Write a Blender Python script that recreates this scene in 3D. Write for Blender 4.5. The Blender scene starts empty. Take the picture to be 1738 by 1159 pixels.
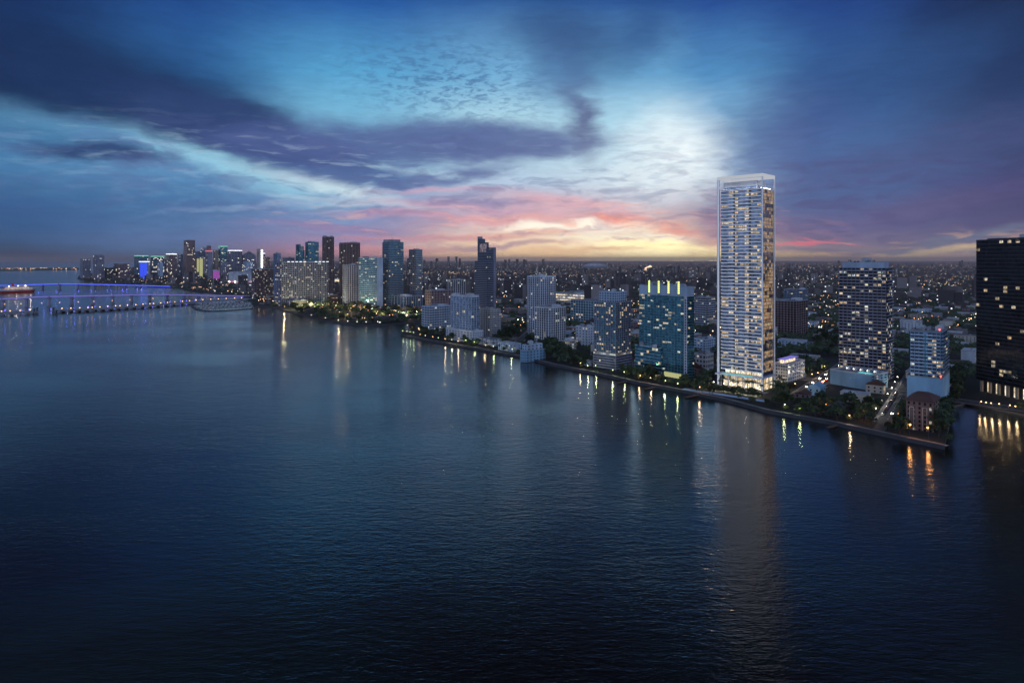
import bpy, math, random
from mathutils import Vector, Matrix
R = random.Random(7)
rad = math.radians
F, CX, CY, H = 1130.0, 869.0, 441.0, 117.0
scene = bpy.context.scene
COL = scene.collection

# ------------------------------------------------------------------ helpers
def lin(c):
    # display values to linear light
    return tuple(((v/255.0)/12.92 if v/255.0 <= 0.04045 else ((v/255.0+0.055)/1.055)**2.4) for v in c) + (1.0,)
def dist_of(py): return H*F/(py-CY)
def G(px, py, z=0.0):
    d = (H-z)*F/(py-CY)
    return Vector(((px-CX)/F*d, d, z))
def to_px(p): return (p[0]/p[1]*F+CX, CY+(H-p[2])/p[1]*F)

class MB:
    def __init__(s): s.v=[]; s.f=[]; s.m=[]
    def quad(s, a, b, c, d, mi=0):
        n=len(s.v); s.v += [tuple(a),tuple(b),tuple(c),tuple(d)]; s.f.append((n,n+1,n+2,n+3)); s.m.append(mi)
    def box(s, x0,x1,y0,y1,z0,z1, mi=0, M=None):
        n=len(s.v)
        P=[(x0,y0,z0),(x1,y0,z0),(x1,y1,z0),(x0,y1,z0),(x0,y0,z1),(x1,y0,z1),(x1,y1,z1),(x0,y1,z1)]
        if M is not None: P=[tuple(M@Vector(p)) for p in P]
        s.v+=P
        s.f+=[(n,n+3,n+2,n+1),(n+4,n+5,n+6,n+7),(n,n+1,n+5,n+4),(n+1,n+2,n+6,n+5),(n+2,n+3,n+7,n+6),(n+3,n,n+4,n+7)]
        s.m+=[mi]*6
    def prism(s, pts, z0, z1, mi=0, mtop=None):
        n=len(s.v); k=len(pts)
        s.v+=[(p[0],p[1],z0) for p in pts]+[(p[0],p[1],z1) for p in pts]
        for i in range(k):
            j=(i+1)%k; s.f.append((n+i,n+j,n+k+j,n+k+i)); s.m.append(mi)
        s.f.append(tuple(range(n+k,n+2*k))); s.m.append(mi if mtop is None else mtop)
        s.f.append(tuple(reversed(range(n,n+k)))); s.m.append(mi)
    def tube(s, p0, p1, r0, r1, k=6, mi=0):
        p0=Vector(p0); p1=Vector(p1); d=(p1-p0).normalized()
        a=d.orthogonal().normalized(); b=d.cross(a); n=len(s.v)
        for p,r in ((p0,r0),(p1,r1)):
            for i in range(k):
                t=2*math.pi*i/k; s.v.append(tuple(p+a*math.cos(t)*r+b*math.sin(t)*r))
        for i in range(k):
            j=(i+1)%k; s.f.append((n+i,n+j,n+k+j,n+k+i)); s.m.append(mi)
        s.f.append(tuple(range(n+k,n+2*k))); s.f.append(tuple(reversed(range(n,n+k)))); s.m+=[mi,mi]
    def octa(s, c, r, mi=0, rz=None):
        n=len(s.v); x,y,z=c; rz=r if rz is None else rz
        s.v+=[(x+r,y,z),(x,y+r,z),(x-r,y,z),(x,y-r,z),(x,y,z+rz),(x,y,z-rz)]
        for i in range(4):
            j=(i+1)%4; s.f.append((n+i,n+j,n+4)); s.f.append((n+j,n+i,n+5)); s.m+=[mi,mi]
    def ball(s, c, r, mi=0, k=8, h=5, rz=None):
        n=len(s.v); rz=r if rz is None else rz
        for i in range(1,h):
            ph=math.pi*i/h
            for j in range(k):
                t=2*math.pi*j/k; s.v.append((c[0]+r*math.sin(ph)*math.cos(t), c[1]+r*math.sin(ph)*math.sin(t), c[2]+rz*math.cos(ph)))
        s.v+=[(c[0],c[1],c[2]+rz),(c[0],c[1],c[2]-rz)]; T=len(s.v)-2; B=T+1
        for i in range(h-2):
            for j in range(k):
                a=n+i*k+j; b=n+i*k+(j+1)%k; s.f.append((a,a+k,b+k,b)); s.m.append(mi)
        for j in range(k):
            s.f.append((T,n+j,n+(j+1)%k)); s.f.append((B,n+(h-2)*k+(j+1)%k,n+(h-2)*k+j)); s.m+=[mi,mi]
    def mesh(s, name, mats):
        me=bpy.data.meshes.new(name); me.from_pydata(s.v,[],s.f)
        for m in (mats if isinstance(mats,(list,tuple)) else [mats]): me.materials.append(m)
        if any(s.m): me.polygons.foreach_set('material_index', s.m)
        me.update(); return me
    def build(s, name, mats, parent=None, **kw):
        return link(name, s.mesh(name,mats), parent, **kw)
def link(name, data, parent=None, loc=None, label=None, cat=None, group=None, kind=None):
    o=bpy.data.objects.new(name, data); COL.objects.link(o)
    if parent is not None: o.parent=parent
    if loc is not None: o.location=loc
    tag(o,label,cat,group,kind); return o
def tag(o,label=None,cat=None,group=None,kind=None):
    if label: o['label']=label
    if cat: o['category']=cat
    if group: o['group']=group
    if kind: o['kind']=kind
    return o
def thing(name, label, cat, loc=(0,0,0), rz=0.0, group=None):
    o=link(name,None,None,loc,label,cat,group); o.rotation_euler=(0,0,rz); return o
def copy_tree(o, parent=None):
    c=o.copy(); COL.objects.link(c); c.parent=parent
    for ch in KIDS.get(o,[]): 
        d=ch.copy(); COL.objects.link(d); d.parent=c
        for g in KIDS.get(ch,[]):
            e=g.copy(); COL.objects.link(e); e.parent=d
    return c
KIDS={}
def proto_done(root):
    for ch in list(root.children):
        KIDS.setdefault(root,[]).append(ch)
        for g in list(ch.children): KIDS.setdefault(ch,[]).append(g)
ORD=['first','second','third','fourth','fifth','sixth','seventh','eighth','ninth','tenth','eleventh','twelfth']
def ordn(i): return ORD[i] if i<12 else '%d%s'%(i+1,{1:'st',2:'nd',3:'rd'}.get((i+1)%10,'th') if (i+1)%100 not in (11,12,13) else 'th')

# ------------------------------------------------------------------ materials
def nt(name):
    m=bpy.data.materials.new(name); m.use_nodes=True; t=m.node_tree; return m,t,t.nodes['Principled BSDF']
def wall(name, rgb, rough=0.8, var=0.25, scale=0.08):
    m,t,b=nt(name); N=t.nodes; L=t.links
    tc=N.new('ShaderNodeTexCoord'); no=N.new('ShaderNodeTexNoise'); no.inputs['Scale'].default_value=scale; no.inputs['Detail'].default_value=5
    mp=N.new('ShaderNodeMapping'); mp.inputs['Scale'].default_value=(1,1,0.35)
    L.new(tc.outputs['Object'],mp.inputs[0]); L.new(mp.outputs[0],no.inputs['Vector'])
    r=N.new('ShaderNodeValToRGB'); r.color_ramp.elements[0].position=.3; r.color_ramp.elements[1].position=.7
    r.color_ramp.elements[0].color=(*[c*(1-var) for c in rgb],1); r.color_ramp.elements[1].color=(*[min(1,c*(1+var)) for c in rgb],1)
    L.new(no.outputs[0],r.inputs[0]); L.new(r.outputs[0],b.inputs['Base Color']); b.inputs['Roughness'].default_value=rough
    return m
def glass(name, rgb, metal=0.5, rough=0.08):
    m,t,b=nt(name); N=t.nodes; L=t.links
    tc=N.new('ShaderNodeTexCoord'); sn=N.new('ShaderNodeVectorMath'); sn.operation='SNAP'; sn.inputs[1].default_value=(2.7,2.7,3.1)
    wn=N.new('ShaderNodeTexWhiteNoise'); L.new(tc.outputs['Object'],sn.inputs[0]); L.new(sn.outputs[0],wn.inputs['Vector'])
    r=N.new('ShaderNodeValToRGB'); r.color_ramp.elements[0].color=(*[c*.45 for c in rgb],1); r.color_ramp.elements[1].color=(*[min(1,c*1.35) for c in rgb],1)
    L.new(wn.outputs['Value'],r.inputs[0]); L.new(r.outputs[0],b.inputs['Base Color'])
    b.inputs['Metallic'].default_value=metal; b.inputs['Roughness'].default_value=rough
    no=N.new('ShaderNodeTexNoise'); no.inputs['Scale'].default_value=.15; bp=N.new('ShaderNodeBump'); bp.inputs['Distance'].default_value=.12
    L.new(tc.outputs['Object'],no.inputs['Vector']); L.new(no.outputs[0],bp.inputs['Height']); L.new(bp.outputs[0],b.inputs['Normal'])
    return m
def lit(name, cols, lo, hi, sample=False, snap=(3.1,3.1,3.3)):
    """a lit window: a room's light, its brightness and tone different from room to room, with curtains and furniture inside"""
    m,t,b=nt(name); N=t.nodes; L=t.links
    tc=N.new('ShaderNodeTexCoord'); gp=N.new('ShaderNodeNewGeometry')
    sn=N.new('ShaderNodeVectorMath'); sn.operation='SNAP'; sn.inputs[1].default_value=snap
    wn=N.new('ShaderNodeTexWhiteNoise'); L.new(gp.outputs['Position'],sn.inputs[0]); L.new(sn.outputs[0],wn.inputs['Vector'])
    r=N.new('ShaderNodeValToRGB'); e=r.color_ramp.elements
    for i,c in enumerate(cols):
        p=i/(len(cols)-1) if len(cols)>1 else 0
        el=e[i] if i<2 else e.new(p)
        el.position=p; el.color=(*c,1)
    L.new(wn.outputs['Value'],r.inputs[0])
    no=N.new('ShaderNodeTexNoise'); no.inputs['Scale'].default_value=.9; no.inputs['Detail'].default_value=2; L.new(gp.outputs['Position'],no.inputs['Vector'])
    sp=N.new('ShaderNodeSeparateColor'); L.new(wn.outputs['Color'],sp.inputs[0])
    mu=N.new('ShaderNodeMapRange'); mu.inputs['To Min'].default_value=lo; mu.inputs['To Max'].default_value=hi; L.new(sp.outputs[1],mu.inputs['Value'])
    m2=N.new('ShaderNodeMapRange'); m2.inputs['From Min'].default_value=.3; m2.inputs['From Max'].default_value=.65; m2.inputs['To Min'].default_value=.25; m2.inputs['To Max'].default_value=1.2; L.new(no.outputs[0],m2.inputs['Value'])
    m3=N.new('ShaderNodeMath'); m3.operation='MULTIPLY'; L.new(mu.outputs[0],m3.inputs[0]); L.new(m2.outputs[0],m3.inputs[1])
    L.new(r.outputs[0],b.inputs['Emission Color']); L.new(m3.outputs[0],b.inputs['Emission Strength'])
    b.inputs['Base Color'].default_value=(.02,.02,.02,1); b.inputs['Roughness'].default_value=.15
    if not sample: m.cycles.emission_sampling='NONE'
    return m
def emit(name, rgb, s, sample=False):
    m,t,b=nt(name); b.inputs['Emission Color'].default_value=(*rgb,1); b.inputs['Emission Strength'].default_value=s
    b.inputs['Base Color'].default_value=(.05,.05,.05,1)
    if not sample: m.cycles.emission_sampling='NONE'
    return m
M={}
M['white']=wall('white_stucco',(.62,.65,.70)); M['cream']=wall('cream_stucco',(.60,.54,.45)); M['pale']=wall('pale_blue_stucco',(.46,.58,.72))
M['sky_paint']=wall('sky_blue_stucco',(.26,.46,.62)); M['grey']=wall('grey_concrete',(.30,.31,.34)); M['dark']=wall('charcoal_cladding',(.05,.05,.055),.5)
M['brown']=wall('brown_brick',(.20,.13,.11)); M['rose']=wall('rose_stone',(.30,.20,.20)); M['lav']=wall('lavender_concrete',(.32,.32,.40))
M['tan']=wall('tan_stucco',(.45,.36,.28)); M['slate']=wall('slate_blue_cladding',(.14,.19,.27),.5); M['tealwall']=wall('teal_metal_panel',(.12,.28,.34),.4)
M['roof']=wall('gravel_roof',(.20,.20,.22)); M['roofw']=wall('white_membrane_roof',(.5,.5,.54)); M['terracotta']=wall('terracotta_roof',(.12,.055,.045)); M['asphalt']=wall('asphalt',(.05,.05,.055),.7,.3,.05)
M['slab']=wall('painted_slab_edge',(.55,.60,.70),.5,.1); M['frame']=wall('white_frame_cladding',(.88,.88,.92),.4,.06)
M['concrete']=wall('seawall_concrete',(.07,.07,.075)); M['paving']=wall('promenade_paving',(.22,.20,.19)); M['timber']=wall('timber_deck',(.16,.09,.06))
M['bark']=wall('bark',(.07,.05,.04),.9); M['metal']=wall('dark_metal',(.06,.06,.065),.4); M['red']=wall('red_paint',(.45,.03,.03),.4,.1)
M['glass_dark']=glass('dark_glass',(.05,.07,.10),.45); M['glass_blue']=glass('blue_glass',(.30,.42,.58),.75,.05); M['glass_teal']=glass('teal_glass',(.065,.23,.30),.7)
M['glass_rail']=glass('balcony_glass',(.35,.48,.62),.6,.12); M['glass_black']=glass('black_glass',(.018,.022,.03),.25,.1); M['glass_amber']=glass('amber_glass',(.42,.33,.26),.75,.06)
WARM=[(1,.62,.28),(1,.78,.48),(1,.86,.62),(.95,.9,.8)]
M['lit']=lit('lit_window_warm',WARM,.08,.95); M['lit_cool']=lit('lit_window_cool',[(.8,.95,.75),(.75,.9,1),(1,.85,.5),(.9,1,.9)],.08,.95)
M['lit_gold']=lit('lit_room_gold',[(1,.60,.26),(1,.74,.40),(1,.80,.52),(1,.86,.66)],.16,1.05,snap=(2.3,2.3,3.2))
M['added_edge_glow']=emit('added_glow_strip',(.72,.80,1),.62); M['crown_glow']=emit('painted_crown_glow',(.88,.92,1),.5,True); M['rail_hero']=glass('frosted_rail',(.88,.91,.96),.3,.2); M['lit_amber']=lit('lit_room_amber',[(1,.55,.25),(1,.66,.36),(1,.74,.46)],.12,.5,snap=(2.3,2.3,3.2)); M['glass_hero']=glass('tower_glass',(.24,.35,.50),.85,.05)  # crown glow set in the material; added strips brighten slabs and posts
M['lit_bright']=lit('lit_window_bright',[(1,.75,.45),(1,.88,.65),(.85,.95,1)],.8,4.0)
M['lobby']=lit('lit_lobby',[(1,.72,.40),(1,.84,.58),(1,.88,.68)],.75,1.7,True)
M['lamp_warm']=emit('lamp_warm',(1,.56,.22),7,True); M['lamp_white']=emit('lamp_white',(1,.93,.78),9,True); M['lamp_green']=emit('lamp_greenish',(.85,1,.42),6,True)
M['lamp_orange']=emit('lamp_orange',(1,.38,.08),12,True); M['lamp_pier']=emit('lamp_amber',(1,.52,.2),5,True); M['lamp_red']=emit('lamp_red',(1,.08,.05),6); M['lamp_cool']=emit('lamp_cool',(.75,.88,1),14)
M['crown_white']=emit('crown_light',(.95,.95,1),9,True); M['strip_white']=emit('white_strip_light',(.85,.93,1),1.6); M['strip_green']=emit('mint_strip_light',(.25,.85,.6),.8)
M['strip_blue']=emit('blue_strip_light',(.08,.12,1),1.6,True); M['strip_violet']=emit('violet_strip_light',(.30,.26,.95),.55,True); M['strip_yellow']=emit('lime_fin_light',(.85,1,.22),1.6)
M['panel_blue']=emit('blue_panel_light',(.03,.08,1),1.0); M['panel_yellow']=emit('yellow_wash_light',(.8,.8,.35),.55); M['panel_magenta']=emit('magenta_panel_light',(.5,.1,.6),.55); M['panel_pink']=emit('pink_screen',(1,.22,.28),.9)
M['pool']=emit('lit_pool_water',(.12,.75,.80),.8); M['screen_salmon']=glass('salmon_glass',(.95,.55,.45),.9,.15)
M['head']=emit('headlight',(1,.9,.72),60); M['tail']=emit('taillight',(1,.03,.02),30)
M['carpaint']=[wall('car_paint_'+n,c,.3,.05) for n,c in (('white',(.6,.6,.6)),('black',(.03,.03,.03)),('silver',(.35,.35,.37)),('maroon',(.2,.03,.03)),('navy',(.03,.06,.15)))]
M['far_lights']=lit('distant_lamp',[(1,.36,.12),(1,.45,.18),(1,.54,.25),(1,.68,.4),(1,.86,.7),(.8,.95,.85)],.8,9,snap=(21,21,40))
def citywall():
    m=lit('distant_block_wall',[(1,.62,.3),(1,.8,.5),(.9,.95,1)],0,1,snap=(3.5,3.5,3.2)); t=m.node_tree; N=t.nodes; L=t.links; b=N['Principled BSDF']
    # the rare lit room among dark ones
    wn=[n for n in N if n.type=='TEX_WHITE_NOISE'][0]; gt=N.new('ShaderNodeMath'); gt.operation='GREATER_THAN'; gt.inputs[1].default_value=.991
    sp=[n for n in N if n.type=='SEPARATE_COLOR'][0]; L.new(sp.outputs[0],gt.inputs[0])
    ge=N.new('ShaderNodeNewGeometry'); s2=N.new('ShaderNodeSeparateXYZ'); L.new(ge.outputs['Normal'],s2.inputs[0]); ab=N.new('ShaderNodeMath'); ab.operation='ABSOLUTE'; L.new(s2.outputs[2],ab.inputs[0])
    lt=N.new('ShaderNodeMath'); lt.operation='LESS_THAN'; lt.inputs[1].default_value=.5; L.new(ab.outputs[0],lt.inputs[0])
    mm=N.new('ShaderNodeMath'); mm.operation='MULTIPLY'; L.new(gt.outputs[0],mm.inputs[0]); L.new(lt.outputs[0],mm.inputs[1])
    m4=N.new('ShaderNodeMath'); m4.operation='MULTIPLY'; m4.inputs[1].default_value=1.6; L.new(mm.outputs[0],m4.inputs[0]); L.new(m4.outputs[0],b.inputs['Emission Strength'])
    s3=N.new('ShaderNodeVectorMath'); s3.operation='SNAP'; s3.inputs[1].default_value=(30,30,500); w3=N.new('ShaderNodeTexWhiteNoise'); L.new(ge.outputs['Position'],s3.inputs[0]); L.new(s3.outputs[0],w3.inputs['Vector'])
    r=N.new('ShaderNodeValToRGB'); e=r.color_ramp.elements; e[0].color=(.05,.045,.048,1); e[1].color=(.34,.29,.28,1); e.new(.7).color=(.12,.10,.10,1)
    L.new(w3.outputs['Value'],r.inputs[0]); L.new(r.outputs[0],b.inputs['Base Color']); b.inputs['Roughness'].default_value=.9
    return m
M['city']=citywall()
def foliage(name,a,b_):
    m,t,b=nt(name); N=t.nodes; L=t.links
    g=N.new('ShaderNodeNewGeometry'); no=N.new('ShaderNodeTexNoise'); no.inputs['Scale'].default_value=.5; L.new(g.outputs['Position'],no.inputs['Vector'])
    r=N.new('ShaderNodeValToRGB'); r.color_ramp.elements[0].color=(*a,1); r.color_ramp.elements[1].color=(*b_,1); r.color_ramp.elements[0].position=.35; r.color_ramp.elements[1].position=.65
    L.new(no.outputs[0],r.inputs[0]); L.new(r.outputs[0],b.inputs['Base Color']); b.inputs['Roughness'].default_value=.7
    return m
M['leaf']=foliage('leaf_dark',(.028,.048,.02),(.075,.11,.04)); M['leaf2']=foliage('leaf_olive',(.045,.06,.02),(.11,.13,.04)); M['palm']=foliage('palm_leaf',(.03,.05,.02),(.08,.11,.04))

# ------------------------------------------------------------------ camera
cam=bpy.data.objects.new('camera',bpy.data.cameras.new('camera')); COL.objects.link(cam); scene.camera=cam
cam.location=(0,0,H); cam.rotation_euler=(rad(90),0,0)
cam.data.sensor_width=36; cam.data.lens=F/1738*36; cam.data.shift_y=-(579.5-CY)/1738; cam.data.clip_end=200000; cam.data.clip_start=1

# ------------------------------------------------------------------ sky
SUN_AZ=math.atan((1165-CX)/F)
def world():
    w=bpy.data.worlds.new('World'); scene.world=w; w.use_nodes=True; t=w.node_tree; N=t.nodes; L=t.links
    for n in list(N): N.remove(n)
    out=N.new('ShaderNodeOutputWorld'); bg=N.new('ShaderNodeBackground'); L.new(bg.outputs[0],out.inputs[0])
    tc=N.new('ShaderNodeTexCoord'); sx=N.new('ShaderNodeSeparateXYZ'); L.new(tc.outputs['Generated'],sx.inputs[0])
    def mth(op,a,b=None,c=None,clamp=False):
        n=N.new('ShaderNodeMath'); n.operation=op; n.use_clamp=clamp
        for i,v in enumerate((a,b,c)):
            if v is None: continue
            if isinstance(v,(int,float)): n.inputs[i].default_value=v
            else: L.new(v,n.inputs[i])
        return n.outputs[0]
    K=180/math.pi
    az=mth('MULTIPLY',mth('ARCTAN2',sx.outputs[0],sx.outputs[1]),K)
    el=mth('MULTIPLY',mth('ARCSINE',sx.outputs[2]),K)
    cb=N.new('ShaderNodeCombineXYZ'); L.new(az,cb.inputs[0]); L.new(el,cb.inputs[1]); P=cb.outputs[0]
    def noise(vec,scale,stretch,detail=6,rough=.55,off=(0,0,0),dist=0):
        mp=N.new('ShaderNodeMapping'); mp.inputs['Scale'].default_value=(1,stretch,1); mp.inputs['Location'].default_value=off; L.new(vec,mp.inputs[0])
        no=N.new('ShaderNodeTexNoise'); no.inputs['Scale'].default_value=scale; no.inputs['Detail'].default_value=detail; no.inputs['Roughness'].default_value=rough; no.inputs['Distortion'].default_value=dist
        L.new(mp.outputs[0],no.inputs['Vector']); return no
    def warp(vec,scale,stretch,ax,ay,detail=6,off=(0,0,0)):
        no=noise(vec,scale,stretch,detail,.6,off)
        s=N.new('ShaderNodeVectorMath'); s.operation='SUBTRACT'; L.new(no.outputs['Color'],s.inputs[0]); s.inputs[1].default_value=(.5,.5,.5)
        m=N.new('ShaderNodeVectorMath'); m.operation='MULTIPLY'; L.new(s.outputs[0],m.inputs[0]); m.inputs[1].default_value=(ax,ay,0)
        a=N.new('ShaderNodeVectorMath'); a.operation='ADD'; L.new(vec,a.inputs[0]); L.new(m.outputs[0],a.inputs[1]); return a.outputs[0]
    W1=warp(P,.09,2.2,6,2.0,3); W2=warp(W1,.34,2.4,3.4,1.25,7,(9,3,0))
    s2=N.new('ShaderNodeSeparateXYZ'); L.new(W1,s2.inputs[0]); wa,we=s2.outputs[0],s2.outputs[1]
    def mix(a,b,f,mode='MIX'):
        n=N.new('ShaderNodeMix'); n.data_type='RGBA'; n.blend_type=mode
        for s_,v in ((n.inputs[0],f),(n.inputs[6],a),(n.inputs[7],b)):
            if isinstance(v,(int,float)): s_.default_value=v
            elif isinstance(v,tuple): s_.default_value=v
            else: L.new(v,s_)
        return n.outputs[2]
    def mr(v,a,b,c=0,d=1,kind='SMOOTHSTEP'):
        n=N.new('ShaderNodeMapRange'); n.interpolation_type=kind; L.new(v,n.inputs['Value']); n.inputs['From Min'].default_value=a; n.inputs['From Max'].default_value=b
        n.inputs['To Min'].default_value=c; n.inputs['To Max'].default_value=d; return n.outputs[0]
    def aze(px,py):
        a=math.atan((px-CX)/F); return math.degrees(a), math.degrees(math.atan((CY-py)/F*math.cos(a)))
    rows=[441,427,402,376,345,310,270,200,120,0]
    grid=[(0,[(34,50,76),(42,68,100),(45,86,132),(40,86,138),(40,88,142),(50,102,152),(58,118,168),(52,115,160),(13,60,108),(4,38,88)]),
     (300,[(60,90,130),(72,106,150),(80,112,162),(72,112,162),(58,110,162),(74,128,178),(90,146,190),(60,115,165),(30,100,160),(5,66,135)]),
     (600,[(228,155,150),(192,138,160),(142,137,180),(120,138,186),(116,150,195),(116,160,200),(118,174,208),(112,180,214),(72,156,204),(4,82,158)]),
     (870,[(262,206,145),(264,224,172),(245,215,190),(215,172,182),(190,172,196),(175,198,222),(172,206,226),(162,206,226),(104,168,210),(15,80,150)]),
     (1130,[(290,262,165),(300,285,225),(275,258,220),(240,204,184),(206,203,216),(216,231,239),(206,230,241),(162,208,230),(88,154,200),(15,75,145)]),
     (1225,[(285,262,165),(240,204,165),(152,132,152),(122,112,147),(112,130,166),(122,152,187),(130,168,204),(116,170,208),(64,134,188),(10,70,145)]),
     (1400,[(214,172,128),(140,130,142),(107,105,140),(77,95,145),(72,95,145),(67,95,150),(60,100,155),(50,95,155),(35,85,145),(8,60,130)]),
     (1738,[(226,184,142),(150,140,145),(104,104,136),(80,80,122),(64,68,114),(62,66,116),(52,66,112),(36,62,108),(24,52,98),(12,28,65)])]
    fac=mr(we,0,25,0,1,'LINEAR'); res=None; prev=None
    for px,cs in grid:
        rp=N.new('ShaderNodeValToRGB'); rp.color_ramp.interpolation='B_SPLINE' if False else 'EASE'; e=rp.color_ramp.elements
        for i,(y,c) in enumerate(zip(rows,cs)):
            p=max(0,min(1,math.degrees(math.atan((CY-y)/F*math.cos(math.atan((px-CX)/F))))/25)); q=e[i] if i<2 else e.new(p); q.position=p; q.color=lin(c)
        rp.color_ramp.interpolation='LINEAR'
        L.new(fac,rp.inputs[0]); a=aze(px,400)[0]
        res=rp.outputs[0] if res is None else mix(res,rp.outputs[0],mr(wa,prev,a))
        prev=a
    def blob(base,px,py,rx,ry,rot,rgb,s,soft=1.0,W=None,mod=None):
        a,e_=aze(px,py); k=math.cos(rad(a))*180/math.pi/F
        mp=N.new('ShaderNodeMapping'); mp.vector_type='TEXTURE'; mp.inputs['Location'].default_value=(a,e_,0); mp.inputs['Rotation'].default_value=(0,0,rad(-rot)); mp.inputs['Scale'].default_value=(rx*k,ry*k,1)
        L.new(W or W2,mp.inputs[0]); ln=N.new('ShaderNodeVectorMath'); ln.operation='LENGTH'; L.new(mp.outputs[0],ln.inputs[0])
        f=mr(ln.outputs['Value'],max(0,1-soft*.8),1+soft*.35,s,0)
        if mod is not None: f=mth('MULTIPLY',f,mod)
        return mix(base,lin(rgb),f)
    B=[ # left bright wisps then dark cloud masses
     (150,205,260,26,4,(88,152,196),.8,1),(410,282,200,34,20,(140,196,222),.95,1),(560,318,130,15,12,(205,228,236),.85,1),
     (190,105,330,90,13,(14,50,100),.6,1.3),(30,120,340,78,3,(8,34,74),.85,1.0),(240,165,270,58,10,(18,48,94),.93,.8),(400,220,190,52,15,(36,62,112),.95,.7),(500,256,150,36,8,(56,78,134),.92,.5),(650,243,240,46,0,(72,92,148),.9,.8),
     (860,242,180,34,0,(78,98,152),.9,.7),(190,262,125,20,2,(34,62,112),.92,.8),(600,304,150,20,4,(64,92,148),.85,.8),(770,300,120,16,-10,(84,104,158),.8,.9),
     (700,292,110,7,5,(170,206,226),.65,1.2),(620,346,170,7,4,(196,216,230),.55,1),(500,345,220,5,-5,(140,165,200),.5,1),
     (750,325,140,6,-3,(200,164,190),.75,1),(800,354,190,9,3,(200,158,182),.7,1),(700,366,150,7,2,(204,150,175),.6,1),(600,385,160,8,3,(150,128,172),.7,1),(850,345,130,7,0,(130,130,175),.6,1),
     (1000,352,170,18,8,(222,172,182),.8,1),(890,372,150,10,0,(232,168,166),.7,1),(1040,372,46,8,4,(242,128,108),.8,1),(1140,388,90,12,14,(226,138,128),.8,1),(1200,350,90,44,10,(134,122,156),.8,1),
     (960,384,150,11,0,(270,262,240),.95,1),(1010,398,190,9,2,(255,246,222),.8,1),(860,398,140,8,-4,(228,168,150),.7,1),(840,416,140,5,-4,(168,138,158),.7,1),(1040,418,110,6,-2,(232,190,140),.8,1),(930,428,180,7,0,(250,205,150),.6,1),
     (1120,416,120,13,6,(300,280,205),.95,1),(700,402,170,6,0,(200,140,160),.7,1),(650,424,170,7,0,(214,148,150),.6,1),
     # plume
     (985,195,32,78,-8,(72,80,132),.85,1.2),(960,70,110,60,20,(24,62,118),.75,1.2),(1085,60,70,55,-30,(24,70,130),.6,1.2),(940,120,60,60,0,(60,100,155),.5,1.2),
     (1150,262,95,85,0,(236,247,251),.92,1.3),(1110,310,90,36,0,(214,228,238),.6,1.2),
     # right
     (1500,130,260,60,-16,(30,72,128),.7,1.2),(1330,230,110,80,0,(64,88,146),.55,1.2),(1560,270,220,50,-14,(64,80,132),.6,1.2),(1420,330,220,26,-6,(60,96,150),.6,1.2),(1530,360,230,26,-8,(96,88,136),.5,1.2),
     (1350,412,50,5,-12,(222,104,128),.8,1),(1395,407,60,3,6,(205,104,132),.65,1),(1450,424,170,7,0,(120,120,140),.6,1),(1370,433,50,5,0,(226,190,130),.6,1),(1590,425,130,9,-6,(214,190,146),.75,1),(1640,400,150,10,-10,(104,118,144),.7,1),
     (40,455,170,26,0,(30,42,66),.75,1.2)]
    for b in B: res=blob(res,*b)
    # mackerel cloudlets
    cl=noise(P,.95,2.9,6,.62,(3,1,0),.5); cm=mr(cl.outputs[0],.44,.64)
    res=blob(res,760,135,190,80,8,(56,104,156),.75,1.2,W1,cm)
    c2=noise(P,.5,4.0,5,.55,(7,2,0),.2); cm2=mr(c2.outputs[0],.46,.66)
    res=blob(res,200,300,260,60,14,(110,164,200),.22,1.2,W1,cm2); res=blob(res,1080,300,190,110,10,(150,180,205),.4,1.1,W1,cm2)
    c3=noise(W1,.24,4.2,7,.62,(4,9,0),.5); m3=mr(c3.outputs[0],.47,.62)
    res=blob(res,650,300,760,90,0,(84,98,152),.5,1.2,W1,m3); res=blob(res,1500,330,420,110,-6,(66,72,124),.5,1.2,W1,m3)
    c4=noise(W1,.30,6.5,7,.6,(14,2,0),.15); m4=mr(c4.outputs[0],.52,.66)
    res=blob(res,620,300,520,70,4,(176,202,224),.32,1.2,W1,m4); res=blob(res,900,375,420,36,0,(250,176,150),.55,1.2,W1,m4); res=blob(res,1530,415,260,22,-5,(226,178,140),.5,1.2,W1,m4)
    c5=noise(W2,.34,5.0,6,.6,(2,22,0),.4); m5=mr(c5.outputs[0],.5,.64)
    res=blob(res,950,400,420,32,0,(176,136,160),.6,1.2,W1,m5)
    # fine streaks all over
    st=noise(W1,.5,5.5,8,.62,(1,7,0),.3); f=mr(st.outputs[0],.3,.7,.93,1.08,'LINEAR')
    cf=N.new('ShaderNodeCombineColor'); [L.new(f,cf.inputs[i]) for i in range(3)]
    res=mix(res,cf.outputs[0],1.0,'MULTIPLY')
    # higher sky, and the eastern half behind
    res=mix(res,lin((34,44,62)),mr(el,20.5,26)); res=mix(res,lin((3,7,11)),mr(el,24,34))
    eb=N.new('ShaderNodeValToRGB'); e=eb.color_ramp.elements; e[0].color=lin((168,178,212)); e[1].color=lin((84,116,168)); e[1].position=1; q=e.new(.3); q.color=lin((158,180,222))
    L.new(mr(el,0,60,0,1,'LINEAR'),eb.inputs[0]); aa=mth('ABSOLUTE',az)
    res=mix(res,eb.outputs[0],mr(aa,52,100))
    # the physical dusk sky underneath it all
    sk=N.new('ShaderNodeTexSky'); sk.sky_type='NISHITA'; sk.sun_disc=False; sk.sun_elevation=rad(1.0); sk.sun_rotation=SUN_AZ; sk.altitude=100
    ns=mix((0,0,0,1),sk.outputs[0],.02)
    add=mix(res,ns,.12,'ADD')
    # below the horizon
    add=mix(lin((20,26,36)),add,mr(el,-.6,-.1))
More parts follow.
